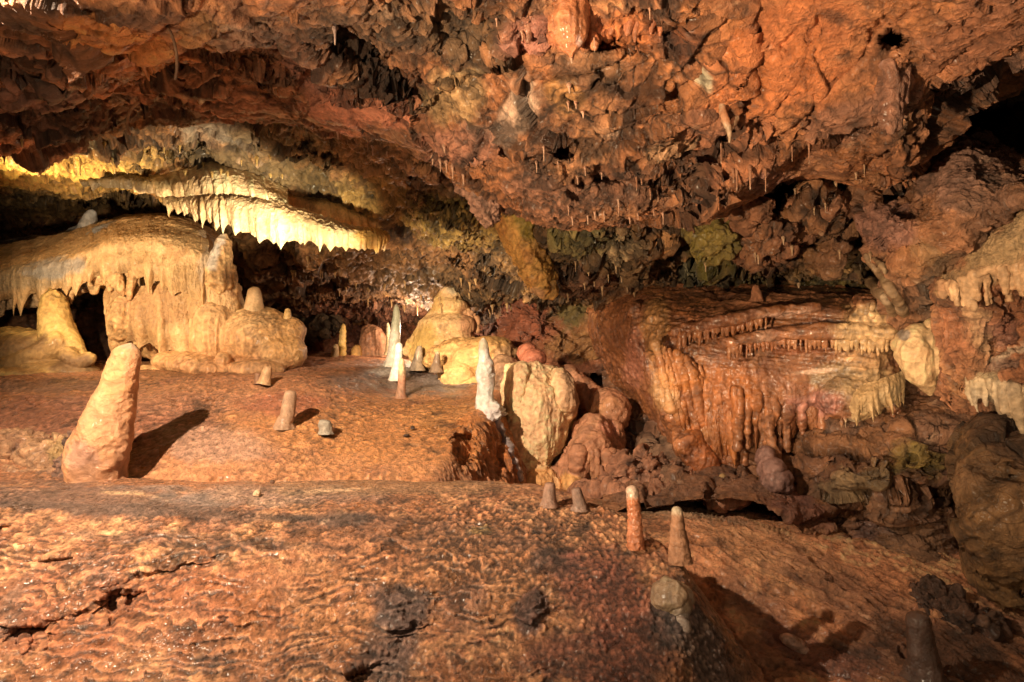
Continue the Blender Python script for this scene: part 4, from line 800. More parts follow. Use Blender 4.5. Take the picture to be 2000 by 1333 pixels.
soft('flowstone_boulder', lump, .010, [(.58,.36,.14),(.62,.42,.18),(.54,.32,.12)], 'rounded yellow flowstone boulder at the foot of the cone stalagmite', 'boulder', disp=dict(big=.05, ridge=.02, knob=.01, ks=12), spots=[(892,770,16,18,0,(.25,.25,.22),.9),(1000,690,36,20,0,(.42,.28,.16),.7)], seed=57)
soft('round_boulder', [('e', 985,738,5.95,40,.2,42,10), ('e', 975,760,5.9,22,.12,26,0)], .008, [(.36,.24,.13),(.30,.19,.11),(.42,.28,.16)], 'dark round boulder with a spiral hollow behind the white column', 'boulder', disp=dict(big=.03, ridge=.02, knob=.008),
     dispfn=lambda P, px, py, N: ((lambda r: (-.05*np.exp(-(r/16)**2)+.012*np.sin(r/4.2), .25*np.sin(r/4.2)))(np.hypot(px-990, py-748))), seed=58)
soft('red_boulder', [('e', 1042,700,5.9,25,.12,19,5), ('e', 1030,690,6.0,20,.1,20,0)], .008, [(.50,.20,.12),(.44,.17,.10)], 'small smooth red boulder perched on top of the pale flowstone', 'boulder', disp=dict(big=.02, ridge=.01, knob=.004), seed=59)
pale = [('s', [[(991,715,5.7),(1021,712,5.55),(1051,714,5.55),(1081,720,5.6),(1106,740,5.9)],[(981,770,5.6),(1016,765,5.4),(1056,765,5.35),(1096,775,5.45),(1121,800,5.8)],[(981,850,5.55),(1016,850,5.35),(1056,850,5.3),(1091,855,5.42),(1111,880,5.8)],[(1001,915,5.6),(1026,920,5.42),(1051,920,5.38),(1066,915,5.45),(1086,910,5.8)]], .4),
        ('c', [(1016,925,5.4,26),(1046,930,5.35,24),(1081,945,5.3,12),(1094,958,5.3,7)]), ('e', 1045,930,5.45,50,.25,26,10), ('e', 1012,760,5.5,22,.15,50,6), ('e', 1010,860,5.45,20,.15,60,-4), ('e', 1100,770,5.5,24,.15,46,-10)]
def pale_fn(P, px, py, N):
    Q = np.stack([P[:, 0], P[:, 1], P[:, 2]*.32+P[:, 0]*.15], 1)
    a = fbm(Q, 30, 4, 141, .55, 1); b = fbm(P*np.array([9, 9, 2.2]), 1, 3, 142)
    fl = fbm(P*np.array([13, 13, 1.8]), 1, 3, 144, .5, 1)
    return a*.010+b*.012+fl*.022, a*.4+b*.3+fl*.5
soft('pale_flowstone', pale, .0075, [(.58,.38,.20),(.64,.44,.25),(.60,.40,.22)], 'pale rippled flowstone block beside the white column', 'flowstone', disp=dict(big=.04, ridge=.012, knob=.003), dispfn=pale_fn, spots=[(1050,945,60,28,10,(.50,.28,.10),.8),(1120,760,22,60,-10,(.30,.2,.12),.8)], seed=60)
brn = [('s', [[(1125,830,5.6),(1150,812,5.45),(1180,820,5.5),(1215,860,5.7)],[(1120,870,5.4),(1150,865,5.25),(1185,870,5.3),(1218,890,5.6)],[(1100,915,5.35),(1140,910,5.2),(1180,905,5.3),(1212,915,5.6)],[(1098,945,5.35),(1115,958,5.2),(1150,950,5.35),(1190,935,5.6)]], .3),
       ('e', 1190,800,5.85,32,.2,38,-15), ('e', 1185,842,5.65,30,.12,18,30), ('c', [(1165,790,6.1,26),(1130,760,6.2,24),(1110,730,6.2,14)])]
brn += ribs(1120, 1215, 7, lin((1120,880),(1215,880)), lin((1120,955),(1150,955),(1215,925)), 8, 3, 5.22, seed=15)
soft('brown_flowstone', brn, .009, [(.46,.26,.13),(.40,.21,.12),(.48,.28,.16)], 'smooth brown folded flowstone lobes right of the pale flowstone block', 'flowstone', disp=dict(big=.05, ridge=.035, rs=5, knob=.008), dispfn=ribfn(9, .024, sz=2.2, seed=9), spots=[(1185,842,24,14,30,(.55,.28,.19),.9),(1120,945,20,20,0,(.55,.34,.12),.8)], seed=61)
rub = [('e', 1270,925,5.2,44,.2,26,0), ('e', 1180,950,5.1,60,.15,12,-8), ('e', 1320,935,5.1,50,.2,24,20), ('e', 1260,955,4.95,70,.2,12,0), ('e', 1390,965,4.85,60,.2,14,6), ('c', [(1215,905,5.15,14),(1218,935,5.05,15),(1222,955,5.0,12)]), ('c', [(1262,890,5.15,13),(1268,925,5.0,16),(1272,955,5.0,12)])]
rub += ribs(1205, 1260, 5, lin((1205,910),(1260,910)), lin((1205,950),(1260,950)), 7, 3, 4.98, seed=40, fat=.7)
soft('rubble_mound', rub, .009, [(.34,.20,.13),(.42,.22,.13),(.28,.17,.11)], 'low brown flowstone mound under the dark hollows in the middle', 'flowstone', mat=M_ROCK, disp=dict(big=.06, ridge=.04, knob=.015, ks=12), dispfn=ribfn(12, .012, sz=2, seed=10), seed=62)
stal('stalagmite', [(1415,975,18),(1415,950,15),(1412,935,9),(1410,925,4)], 'small dull yellow cone stalagmite below the wet drapery points', d=4.75, cols=((.32,.24,.1),(.4,.27,.13)))

# ---- right wall flowstone mass with wet draperies
rw = [('s', [[(1150,560,6.9),(1235,535,6.7),(1300,530,6.6),(1380,535,6.5),(1480,538,6.4),(1600,545,6.2),(1700,565,5.9),(1750,590,5.6)],
             [(1150,600,6.5),(1238,600,5.7),(1300,598,5.5),(1380,600,5.35),(1480,596,5.2),(1600,592,5.05),(1690,606,4.9),(1745,640,4.9)],
             [(1155,660,6.4),(1245,660,5.55),(1300,655,5.25),(1380,645,5.1),(1480,636,5.0),(1600,628,4.9),(1700,640,4.75),(1755,680,4.8)],
             [(1175,710,6.4),(1262,720,5.5),(1310,720,5.2),(1390,720,5.0),(1480,715,4.88),(1600,705,4.78),(1700,710,4.68),(1755,730,4.8)],
             [(1240,790,6.2),(1290,790,5.45),(1330,790,5.15),(1400,790,4.95),(1490,790,4.85),(1600,785,4.8),(1700,775,4.7),(1755,775,4.85)],
             [(1285,860,6.0),(1320,860,5.45),(1350,865,5.1),(1410,860,4.98),(1490,850,4.95),(1600,830,4.95),(1690,810,4.9),(1745,800,5.0)],
             [(1330,915,5.9),(1355,915,5.4),(1380,930,5.1),(1420,915,5.05),(1490,890,5.1),(1600,850,5.15),(1680,830,5.1),(1740,815,5.2)]], .35)]
rw += ribs(1640, 1757, 14, lin((1640,770),(1757,740)), lin((1640,845),(1680,815),(1757,805)), 8, 3, 4.68, seed=16, bow=.03)
rw += ribs(1440, 1650, 16, lin((1440,760),(1650,770)), lin((1440,870),(1520,910),(1560,840),(1650,842)), 8, 2.5, 4.86, seed=17, bow=.02, jit=.6)
rw += ribs(1290, 1460, 15, lin((1270,660),(1460,740)), lin((1290,800),(1380,940),(1460,880)), 9, 4, 5.02, seed=18, lean=.25)
rw += [('c', [(1340,860,5.05,30),(1370,900,5.02,24),(1388,930,5.0,14),(1398,955,5.0,5),(1400,962,5.0,2)]), ('c', [(1500,790,4.85,9),(1505,850,4.8,7),(1513,885,4.78,5),(1520,905,4.78,2)]), ('c', [(1437,760,4.88,5),(1440,800,4.86,5),(1441,840,4.86,5),(1440,875,4.86,4)]),
       ('c', [(1270,700,5.35,18),(1300,780,5.25,18),(1340,850,5.2,16)]), ('c', [(1238,600,5.6,10),(1250,680,5.5,10),(1275,750,5.45,9)])]
# comb rows (teeth under two ledges)
rwf = ribs(1325, 1500, 19, lin((1325,645),(1400,630),(1500,612)), lin((1325,682),(1400,662),(1500,640)), 3.6, 1.6, lambda x: float(np.interp(x, [1325,1500], [5.02,4.85])), seed=19)
rwf += ribs(1420, 1735, 38, lin((1420,672),(1550,655),(1735,655)), lin((1420,702),(1550,686),(1640,690),(1735,696)), 3.6, 1.6, lambda x: float(np.interp(x, [1420,1600,1735], [4.82,4.69,4.54])), seed=20)
rw += [('c', [(1320,648,5.08,11),(1400,630,4.95,11),(1500,610,4.86,10),(1600,598,4.84,7)]), ('c', [(1410,672,4.86,10),(1550,653,4.74,12),(1640,650,4.66,12),(1740,652,4.56,12)]),
       ('e', 1700,625,4.72,46,.14,28,8), ('e', 1720,600,4.7,36,.1,20,0), ('e', 1700,590,4.75,30,.1,14,0), ('e', 1660,780,4.72,60,.12,46,0), ('e', 1720,650,4.7,36,.14,30,0)]
rw += ribs(1680, 1745, 7, lin((1680,590),(1745,600)), lin((1680,615),(1745,625)), 5, 2.5, 4.6, seed=21)
def rw_fn(P, px, py, N):
    a, c = ribfn(16, .016, sz=2.0, seed=12)(P, px, py, N)
    m = sstep(690, 780, py+.2*(1500-px)); m = np.where(px < 1290, .6, m)
    fine = np.sin((P[:, 2]+P[:, 0]*.12+.03*noise(P, 3, 4))*190)*.0022*(1-m)
    stri = fbm(P@rotm('y', 8)*np.array([3, 3, 26]), 1, 3, 151, .5)
    return a*m+fine+stri*.010*(1-m), c*m*.8+stri*.45*(1-m)
rw_o = root('drapery_wall', W(1500, 900, 5.1), 'long red brown flowstone wall with two comb-like rows of teeth and wet hanging points', 'drapery')
soft('wall_face', rw, .0065, [(.22,.10,.05),(.33,.15,.065),(.27,.125,.065),(.36,.18,.085)], mat=M_WET, disp=dict(big=.05, ridge=.022, knob=.007, ks=14), dispfn=rw_fn,
     spots=[(1700,640,70,50,0,(.60,.43,.22),.95),(1700,760,62,70,0,(.58,.42,.22),.95),(1690,700,60,26,0,(.56,.36,.18),.8),(1625,745,50,36,0,(.32,.24,.13),.8),(1660,830,24,18,0,(.55,.50,.34),.8),(1600,790,60,36,0,(.34,.17,.14),.8),(1540,612,60,6,-8,(.60,.42,.32),.8),(1590,726,40,5,-6,(.62,.46,.33),.8),(1500,575,180,18,1,(.20,.10,.055),.8),
            (1280,640,30,70,0,(.40,.24,.10),.8),(1300,760,26,60,-20,(.46,.31,.15),.8),(1240,700,22,60,0,(.46,.22,.15),.7),(1400,800,90,90,0,(.40,.155,.045),.6),(1380,890,50,60,0,(.34,.12,.04),.7),(1560,680,80,14,0,(.28,.10,.05),.6),(1500,860,80,40,0,(.30,.15,.07),.6),(1330,720,60,50,0,(.50,.22,.07),.6),(1490,655,26,40,0,(.40,.26,.17),.6),(1480,590,100,8,-3,(.5,.26,.14),.6)], seed=63, cavk=.7, parent=rw_o)
soft('comb_teeth', rwf, .0055, [(.40,.19,.08),(.34,.14,.06)], mat=M_WET, disp=dict(big=.02, ridge=.01, knob=.003), spots=[(1700,670,80,30,0,(.56,.40,.2),.95)], seed=63, parent=rw_o)
curtain('pale_curtain', [[(1632,765,4.78),(1665,755,4.66),(1700,745,4.60),(1735,735,4.60),(1762,725,4.70)],[(1634,785,4.72),(1667,778,4.58),(1702,768,4.52),(1738,756,4.53),(1764,745,4.66)],[(1636,805,4.74),(1670,798,4.58),(1704,785,4.53),(1740,775,4.54),(1764,765,4.66)],[(1640,820,4.8),(1672,812,4.62),(1706,798,4.57),(1742,788,4.57),(1763,778,4.68)]],
        300, 110, 13, .17, [(.50,.37,.20),(.44,.31,.16),(.54,.42,.25)], flute=.04, seed=64, parent=rw_o, v0=.1)
curtain('wet_curtain', [[(1430,765,5.02),(1480,770,4.92),(1530,775,4.9),(1580,775,4.88),(1640,775,4.86)],[(1432,800,4.96),(1482,800,4.84),(1530,800,4.82),(1580,798,4.82),(1640,795,4.82)],[(1435,840,4.98),(1485,835,4.84),(1532,828,4.82),(1582,818,4.84),(1640,812,4.86)],[(1440,870,5.04),(1488,860,4.9),(1535,845,4.88),(1584,830,4.9),(1640,822,4.92)]],
        380, 120, 15, .22, [(.34,.14,.05),(.28,.12,.055),(.40,.19,.08)], flute=.05, seed=65, parent=rw_o, v0=.1, mat=M_WET, pw=1.3)
curtain('orange_curtain', [[(1275,730,5.4),(1320,735,5.2),(1370,740,5.08),(1420,745,5.0),(1450,750,5.0)],[(1295,790,5.3),(1335,795,5.1),(1380,800,4.98),(1425,800,4.92),(1455,800,4.94)],[(1325,850,5.25),(1355,860,5.05),(1390,860,4.96),(1428,850,4.92),(1458,840,4.96)],[(1345,890,5.25),(1370,905,5.08),(1400,900,5.0),(1432,885,4.98),(1460,870,5.02)]],
        380, 160, 13, .24, [(.40,.16,.05),(.34,.14,.055),(.46,.22,.08)], flute=.055, seed=66, parent=rw_o, v0=.05, mat=M_WET, pw=1.2)
stal('stalagmite', [(1478,590,14),(1478,580,11),(1476,566,8),(1476,556,4)], 'stubby red stalagmite standing on the top ledge of the red brown wall', d=5.25, cols=((.4,.19,.11),(.46,.22,.12)), mat=M_CLAY)
# the hanging pale bag and its neighbours
bag = [('c', [(1790,650,4.35,18),(1785,690,4.3,32),(1797,730,4.3,26),(1808,755,4.32,13),(1816,770,4.33,5)]), ('e', 1795,668,4.38,44,.14,26,-10), ('e', 1812,700,4.34,36,.12,44,0), ('c', [(1842,650,4.3,14),(1848,700,4.28,16),(1852,735,4.3,8)]), ('c', [(1825,640,4.35,20),(1835,690,4.3,20),(1840,725,4.3,12)])]
soft('hanging_drapery', bag, .008, [(.56,.40,.21),(.60,.44,.24),(.54,.37,.19)], 'pale pouch-shaped drapery hanging beside the toothed wall on the right', 'drapery', disp=dict(big=.03, ridge=.018, knob=.006), dispfn=ribfn(14, .014, sz=2.4, seed=14), spots=[(1768,657,12,10,0,(.2,.2,.19),.8)], seed=64)
# right fringed ledge
rl = ribs(1840, 2050, 24, lin((1840,552),(1900,540),(2050,470)), lin((1840,590),(1900,600),(1960,575),(2050,560)), 7, 1.6, lambda x: depth(x, 548-(x-1850)*.2, 2)+.01, seed=22, lean=.15, jit=.7, fat=.6)
rl += [('c', [(1835,562,depth(1838,560)+.02,7),(1880,548,depth(1880,548)+.03,9),(1940,522,depth(1940,522)+.03,10),(2060,470,depth(2050,470)+.03,11)])]
soft('fringed_drapery', rl, .006, [(.52,.38,.22),(.46,.32,.18),(.40,.24,.13)], 'pale dripping fringe under the slanting ledge at the right edge', 'drapery', disp=dict(big=.03, ridge=.015, knob=.006, ks=16), dispfn=ribfn(16, .010, sz=2.4, seed=15), seed=65)
rl = ribs(1885, 2050, 15, lin((1885,735),(1960,745),(2050,770)), lin((1885,790),(1960,800),(2000,840),(2050,880)), 8, 1.6, lambda x: depth(x, 748, 2)+.01, seed=24, lean=.2, jit=.7, fat=.6)
soft('fringed_drapery', rl, .006, [(.42,.36,.25),(.46,.38,.24),(.34,.24,.15)], 'greyish ragged fringe below the lower pale band at the right edge', 'drapery', disp=dict(big=.03, ridge=.015, knob=.006, ks=16), dispfn=ribfn(16, .010, sz=2.4, seed=25), seed=44)
# long twisted tongue between the masses
TW = lambda pts: ('c', [(x, y, depth(x, y, 2)-.03, r) for x, y, r in pts])
soft('twisted_drapery', [TW([(1690,500,5),(1715,530,7),(1735,560,7),(1755,590,6),(1765,615,4)]), TW([(1668,520,3),(1695,545,6),(1722,575,7),(1745,610,5)]), TW([(1705,505,3),(1722,520,4),(1728,535,3)])], .006, [(.30,.23,.13),(.26,.18,.10),(.38,.29,.18)], 'thin twisted cream drapery running down to the toothed wall', 'drapery', disp=dict(big=.03, ridge=.02, knob=.006), seed=66)
soft('purple_boulder', [('e', 1514,938,4.62,26,.12,22,-20), ('e', 1505,918,4.66,22,.12,24,-15), ('e', 1497,898,4.72,17,.1,24,-5), ('e', 1528,950,4.62,14,.1,12,0)], .008, [(.30,.19,.16),(.26,.16,.13)], 'mauve boulder under the tip of the longest wet point', 'boulder', disp=dict(big=.04, ridge=.02, knob=.008), seed=67)
soft('left_boulder', [('e', 30,880,4.25,70,.2,42,-8), ('e', 95,895,4.15,50,.18,34,10), ('e', -60,900,4.2,90,.2,40,0), ('e', 120,870,4.15,26,.1,24,20), ('e', 60,925,4.05,90,.12,14,0)], .007, [(.42,.25,.15),(.50,.32,.18),(.36,.2,.12)], 'low lumpy brown boulder at the left edge beside the leaning stalagmite', 'boulder', disp=dict(big=.05, ridge=.035, knob=.015, ks=12, crack=.03, cs=5), spots=[(110,880,26,30,0,(.45,.33,.14),.8),(60,935,70,12,0,(.16,.1,.07),.8)], seed=68, mat=M_CLAY)
soft('fallen_boulder', [('e', 1830,1195,3.75,62,.22,34,14), ('e', 1890,1205,3.7,50,.2,28,20), ('e', 1790,1200,3.75,40,.2,20,10)], .009, [(.16,.10,.07),(.2,.12,.08),(.12,.08,.06)], 'dark fallen boulder in front of the black gap on the lower right', 'boulder', disp=dict(big=.06, ridge=.04, knob=.012, crack=.03, cs=5), spots=[(1930,1205,20,20,0,(.3,.2,.13),.7)], seed=69, mat=M_ROCK)

# hanging lobes along the top
soft('hanging_lobe', [('c', [(1110,20,2.85,40),(1112,62,2.82,34),(1115,90,2.82,18),(1117,108,2.82,7),(1118,122,2.82,2)]), ('c', [(1148,50,2.9,8),(1160,80,2.88,6),(1161,95,2.88,2)])], .0045, [(.44,.19,.09),(.48,.22,.11)], 'smooth orange drip-shaped lobe hanging at the top centre', 'stalactite', disp=dict(big=.02, ridge=.008, knob=.003), dispfn=ribfn(22, .006, seed=16), spots=[(1128,80,5,14,0,(.66,.46,.4),.8)], seed=70, mat=M_WET)
rt = ribs(965, 1100, 13, lin((965,-60),(1100,-60)), lin((965,30),(1030,70),(1100,40)), 12, 1.5, 2.88, seed=25, fat=.85, jit=.5) 
soft('fluted_drapery', rt, .005, [(.32,.17,.11),(.38,.19,.12),(.26,.14,.09)], 'short mauve fluted drapery at the top edge left of the orange lobe', 'drapery', disp=dict(big=.015, ridge=.006, knob=.003), dispfn=ribfn(22, .005, seed=17), seed=71, mat=M_WET)
rt = ribs(1150, 1350, 13, lin((1150,-70),(1350,-70)), lin((1150,20),(1240,70),(1350,35)), 16, 1.5, 2.88, seed=26, lean=-.15, fat=.85, jit=.5)
soft('fluted_drapery', rt, .005, [(.42,.18,.08),(.38,.16,.08),(.32,.13,.07)], 'orange fluted drapery at the top edge right of the drip-shaped lobe', 'drapery', disp=dict(big=.015, ridge=.006, knob=.003), dispfn=ribfn(20, .006, seed=18), seed=72, mat=M_WET)
d0 = depth(1430, 230)-.06
soft('white_tipped_stalactite', [('c', [(1438,138,d0+.10,4),(1430,158,d0+.04,6),(1418,188,d0+.01,5),(1411,210,d0,6),(1417,235,d0-.01,7),(1423,255,d0-.01,5),(1425,270,d0-.01,2.5),(1425,279,d0-.01,1.5)]), ('c', [(1444,205,d0+.07,5),(1436,235,d0+.03,7),(1428,252,d0,4)])], .0045, [(.40,.31,.2),(.46,.36,.24)], 'cream blade stalactite hanging on the orange ceiling face', 'stalactite', disp=dict(big=.01, ridge=.006, knob=.002), spots=[(1418,225,16,20,0,(.52,.25,.12),.7)], seed=73, mat=M_CALC)
d0 = depth(1750, 200)-.08
soft('melted_drapery', ribs(1722, 1775, 5, lin((1722,130),(1775,110)), lin((1722,245),(1775,235)), 9, 3, d0+.03, seed=27, fat=.8, jit=.6)+[('c', [(1722,95,d0+.1,6),(1730,125,d0,10),(1740,160,d0,12)])], .006, [(.28,.16,.11),(.32,.18,.12),(.25,.13,.09)], 'mauve melted-looking drapery below the black hole at the upper right', 'drapery', disp=dict(big=.03, ridge=.015, knob=.006), dispfn=ribfn(14, .012, seed=19), spots=[(1722,112,8,16,0,(.5,.4,.36),.8)], seed=74, mat=M_CLAY)
hd = [('c', [(945,370,4.0,34),(955,405,4.0,26),(960,435,4.0,12),(962,445,4.0,4)]), ('e', 930,350,4.0,40,.15,30,0)]
soft('hanging_lobe', hd, .008, [(.42,.25,.19),(.5,.32,.22)], 'pink brown lumpy lobe hanging where the ceiling meets the dark hollow', 'stalactite', disp=dict(big=.04, ridge=.03, knob=.015), seed=75, mat=M_ROCK)
for (x, y, dx, dy, dd, cc, lb) in [(1590,410,70,52,4.6,((.30,.15,.08),(.38,.20,.11)),'round dull orange boulder hanging in the dark hollow on the right'), (1490,475,60,46,4.6,((.34,.17,.09),(.26,.14,.07)),'knobbly brown boulder hanging under the orange ceiling lip'), (1370,390,66,26,4.2,((.50,.25,.11),(.44,.21,.10)),'pitted orange block wedged under the orange ceiling lip'), (1612,500,40,34,4.7,((.28,.15,.08),(.22,.13,.05)),'small brown boulder hanging below the round dull orange one'), (1400,470,50,40,4.7,((.24,.21,.05),(.30,.24,.07)),'olive green boulder with a grey foot in the dark hollow'),(1465,415,34,30,4.5,((.30,.15,.08),(.36,.19,.1)),'small reddish block between the pitted block and the round boulder')]:
    R = np.random.RandomState(int(x)); pr = [('e', x, y, dd, dx*.8, .25, dy*.8, -10)]
    for k in range(7):
        a = R.uniform(0, 6.28); pr.append(('e', x+math.cos(a)*dx*.6, y+math.sin(a)*dy*.6, dd+R.uniform(-.06, .08), dx*R.uniform(.25, .5), .12, dy*R.uniform(.3, .55), R.uniform(-30, 30)))
    for k in range(4):
        xx = x+R.uniform(-.8, .8)*dx; pr.append(('c', [(xx, y+dy*.3, dd, dx*.16), (xx, y+dy*.8, dd, dx*.10), (xx+1, y+dy*R.uniform(.95, 1.25), dd, 2)]))
    soft('ceiling_boulder', pr, .009, cc, lb, 'boulder', disp=dict(big=.05, ridge=.04, knob=.02, ks=12, crack=.03, cs=5), seed=int(x) % 50+80, mat=M_ROCK)

# ---- stalagmites
lean_o = root('stalagmite', W(200, 950, 3.92), 'tall orange stalagmite leaning right on the ledge at the left', 'stalagmite')
stal('shaft', [(188,968,52),(187,945,53),(190,900,56),(204,850,51),(218,800,42),(231,760,36),(242,720,31),(250,692,27),(254,678,22),(256,670,12)], d=3.92, cols=((.46,.235,.12),(.52,.29,.15),(.42,.21,.12)), rough=.26, nseg=110, seed=5, pal=6.0,
     spots=[(160,900,40,40,0,(.34,.20,.14),.85),(195,925,70,18,0,(.44,.24,.12),.8),(255,672,26,12,0,(.36,.31,.22),.7),(225,730,30,50,0,(.56,.32,.14),.6),(240,900,20,60,0,(.38,.22,.14),.6),(190,930,70,40,0,(.32,.17,.10),.6),(190,958,80,16,0,(.26,.15,.10),.8)], parent=lean_o)
soft('base_crust', [('e', 150,905,4.0,30,.12,30,10), ('e', 138,930,3.95,30,.10,20,0), ('e', 170,930,3.9,34,.08,22,-10), ('e', 150,870,4.05,16,.08,16,30)], .006, [(.36,.22,.14),(.28,.17,.12),(.44,.28,.17)], disp=dict(big=.05, ridge=.03, knob=.012, fac=.5, fsc=9, foct=2), seed=48, mat=M_ROCK, parent=lean_o)
stal('stalagmite', [(516,750,14),(518,742,11),(521,728,9),(524,716,7)], 'short tan stalagmite with a slanted top near the cascade foot', cols=(TN,(.5,.33,.18)), dd=-.02)
stal('stalagmite', [(505,750,9),(504,738,7),(503,728,5)], 'tiny dark stump touching the short tan stalagmite', cols=(BR,(.3,.17,.1)), dd=.02)
stal('stalagmite', [(556,830,16),(561,818,14),(564,790,13),(567,772,12),(568,762,9)], 'blunt brown peg stalagmite in the middle of the terrace slope', cols=((.34,.23,.15),(.42,.28,.18)), nseg=48, dd=-.02)
stal('stalagmite', [(636,848,15),(636,838,13),(634,828,13),(635,820,10)], 'small grey stump stalagmite on the lit orange slope', cols=((.34,.32,.26),(.26,.25,.22)), dd=-.02, rough=.25)
stal('stalagmite', [(667,706,11),(668,690,8),(669,665,7),(670,645,6),(671,632,3)], 'slim yellow stalagmite with banded sides in the back gallery', d=7.6, cols=((.58,.42,.12),(.62,.46,.18)), band=.05)
stal('stalagmite', [(653,704,9),(654,692,8),(656,680,6),(657,672,3)], 'short grey brown stalagmite left of the slim yellow one', d=7.5, cols=((.34,.25,.13),(.4,.3,.16)))
stal('stalagmite', [(695,704,16),(696,692,13),(698,682,10),(700,674,5)], 'squat amber stalagmite right of the slim yellow one', d=7.8, cols=((.52,.34,.12),(.46,.27,.10)))
soft('flowstone_column', [('c', [(728,712,7.9,26),(728,680,7.9,24),(725,655,7.9,20),(718,640,7.95,10)]), ('c', [(745,708,7.8,10),(742,670,7.8,12),(735,645,7.8,8)])], .011, [(.36,.20,.11),(.42,.26,.15)], 'broad brown flowstone stump in the back gallery', 'stalagmite', dispfn=ribfn(16, .02, seed=20), seed=76)
stal('stalagmite', [(768,716,17),(768,700,13),(770,680,11),(771,655,10),(773,635,9),(774,615,7),(774,600,5),(774,594,2)], 'tall thin white stalagmite with a greenish tip, left of the white pair', d=6.9, cols=((.54,.55,.47),(.64,.63,.54)), mat=M_CALC, rough=.3, spots=[(774,620,12,30,0,(.42,.48,.36),.8)], nseg=32)
stal('stalagmite', [(773,738,12),(775,720,9),(778,700,8),(779,680,8),(780,669,5)], 'short bright white stalagmite overlapping the tall thin white one', d=6.1, cols=((.58,.56,.5),(.68,.66,.6)), mat=M_CALC, rough=.15, nseg=32, band=.03)
stal('stalagmite', [(783,774,9),(784,760,8),(785,735,7.5),(785,715,6),(785,700,4)], 'thin reddish stalagmite standing in front of the white pair', cols=((.46,.22,.14),(.42,.26,.17)), spots=[(785,715,10,20,0,(.42,.33,.2),.8)], nseg=28)
stal('stalagmite', [(760,690,8),(759,665,5),(758,640,4),(757,630,2)], 'pale yellow stalagmite partly behind the tall thin white one', d=7.6, cols=((.5,.42,.25),(.52,.44,.28)), nseg=24)
stal('stalagmite', [(815,718,12),(817,700,9),(819,685,7),(820,675,4)], 'grey stalagmite stub at the left foot of the cone stalagmite', d=6.6, cols=((.42,.36,.27),(.35,.28,.2)), nseg=28)
stal('stalagmite', [(852,722,11),(853,710,8),(854,698,6),(855,686,4)], 'small dark stalagmite with a pale tip before the cone stalagmite', d=6.2, cols=((.18,.13,.09),(.24,.17,.11)), tipcol=(.5,.42,.26), nseg=28)
stal('white_stalagmite', [(960,822,40),(953,803,30),(948,788,20),(947,770,17),(949,750,17),(947,735,18),(949,712,15),(946,695,11),(944,680,11),(944,668,10),(944,660,7)], 'glistening white stalagmite column standing on the terrace corner', d=5.15, cols=((.50,.46,.42),(.80,.76,.70),(.56,.48,.40)), mat=M_CALC, rough=.55, nseg=72, seed=12, flare=False, spots=[(944,672,12,12,0,(.52,.48,.33),.85),(962,812,26,16,0,(.5,.48,.5),.6)])
DS = lambda x, y, o=0.0: depth(x, y)-o
soft('calcite_streak', [('c', [(x, y, min(DS(x, y, -.005), 5.4), r) for x, y, r in [(962,806,10),(972,830,9),(984,855,7),(996,885,6),(1008,910,5),(1018,935,4)]])], .006, [(.30,.27,.27),(.46,.43,.43)], 'grey white calcite streak running down below the white column', 'calcite crust', mat=M_CALC, disp=dict(big=.05, bs=6, ridge=.03, knob=.01), seed=77)
stal('stalagmite', [(1073,982,14),(1073,965,12.5),(1074,950,11),(1074,942,9)], 'mauve stub stalagmite on the ledge crest below the pale flowstone', cols=((.24,.15,.11),(.30,.20,.15)))
stal('stalagmite', [(1132,990,13),(1129,972,11.5),(1126,960,10),(1124,953,8)], 'grey mauve stub stalagmite right of the first crest stub', cols=((.26,.18,.14),(.22,.15,.12)))
stal('stalagmite', [(1242,1072,17),(1241,1040,15),(1239,1010,13.5),(1237,980,12.5),(1235,960,12.5),(1234,948,10.5)], 'slim orange stalagmite with a white cap on the crest at right', cols=((.42,.16,.075),(.48,.21,.11)), mat=M_WET, nseg=56, rough=.20, band=.03, flare=False, spots=[(1236,958,24,20,0,(.46,.38,.30),.9)])
stal('stalagmite', [(1327,1098,24),(1326,1080,22),(1325,1060,19.5),(1324,1035,14.5),(1323,1010,12),(1322,998,11),(1322,989,9)], 'bottle-shaped brown stalagmite with a pale tip on the crest', cols=((.32,.175,.10),(.37,.21,.125)), nseg=56, rough=.20, band=.03, flare=False, tipcol=(.42,.38,.28))
stal('stalagmite', [(1805,1310,30),(1802,1280,27),(1797,1240,25),(1793,1215,23),(1791,1200,19),(1790,1195,12)], 'dark wet rounded stalagmite standing at the lower right', cols=((.13,.085,.065),(.17,.115,.09)), mat=M_WET, nseg=60, rough=.12, band=.02, dd=-.05)
dp_ = depth(1316, 1180, 2)
soft('pale_stalagmite', [('e', 1306,1165,dp_+.03,27,.07,28,-22), ('e', 1318,1184,dp_+.02,24,.06,20,0), ('e', 1288,1176,dp_+.04,14,.05,26,10), ('e', 1330,1165,dp_+.05,12,.04,22,-20), ('c', [(1325,1180,dp_+.01,11),(1329,1208,dp_-.03,10),(1335,1235,dp_-.07,7)])], .0045, [(.36,.29,.17),(.26,.20,.13),(.42,.35,.22)], 'pale bulbous stalagmite with a narrow foot on the mound flank', 'stalagmite', disp=dict(big=.03, ridge=.022, rs=8, knob=.010, ks=24), spots=[(1300,1130,14,14,0,(.32,.28,.18),.8),(1330,1225,20,34,0,(.27,.24,.2),.9),(1328,1170,16,16,0,(.4,.3,.2),.6)], mat=M_WET, seed=78)
dd0 = depth(1555, 1262)
soft('pale_boulder', [('e', 1548,1254,dd0,26,.04,11,25), ('e', 1572,1272,dd0,28,.04,10,30)], .005, [(.56,.40,.30),(.48,.33,.24)], 'glistening pale pink lump lying on the brown slope', 'boulder', disp=dict(big=.012, ridge=.006, knob=.003), mat=M_WET, seed=79)
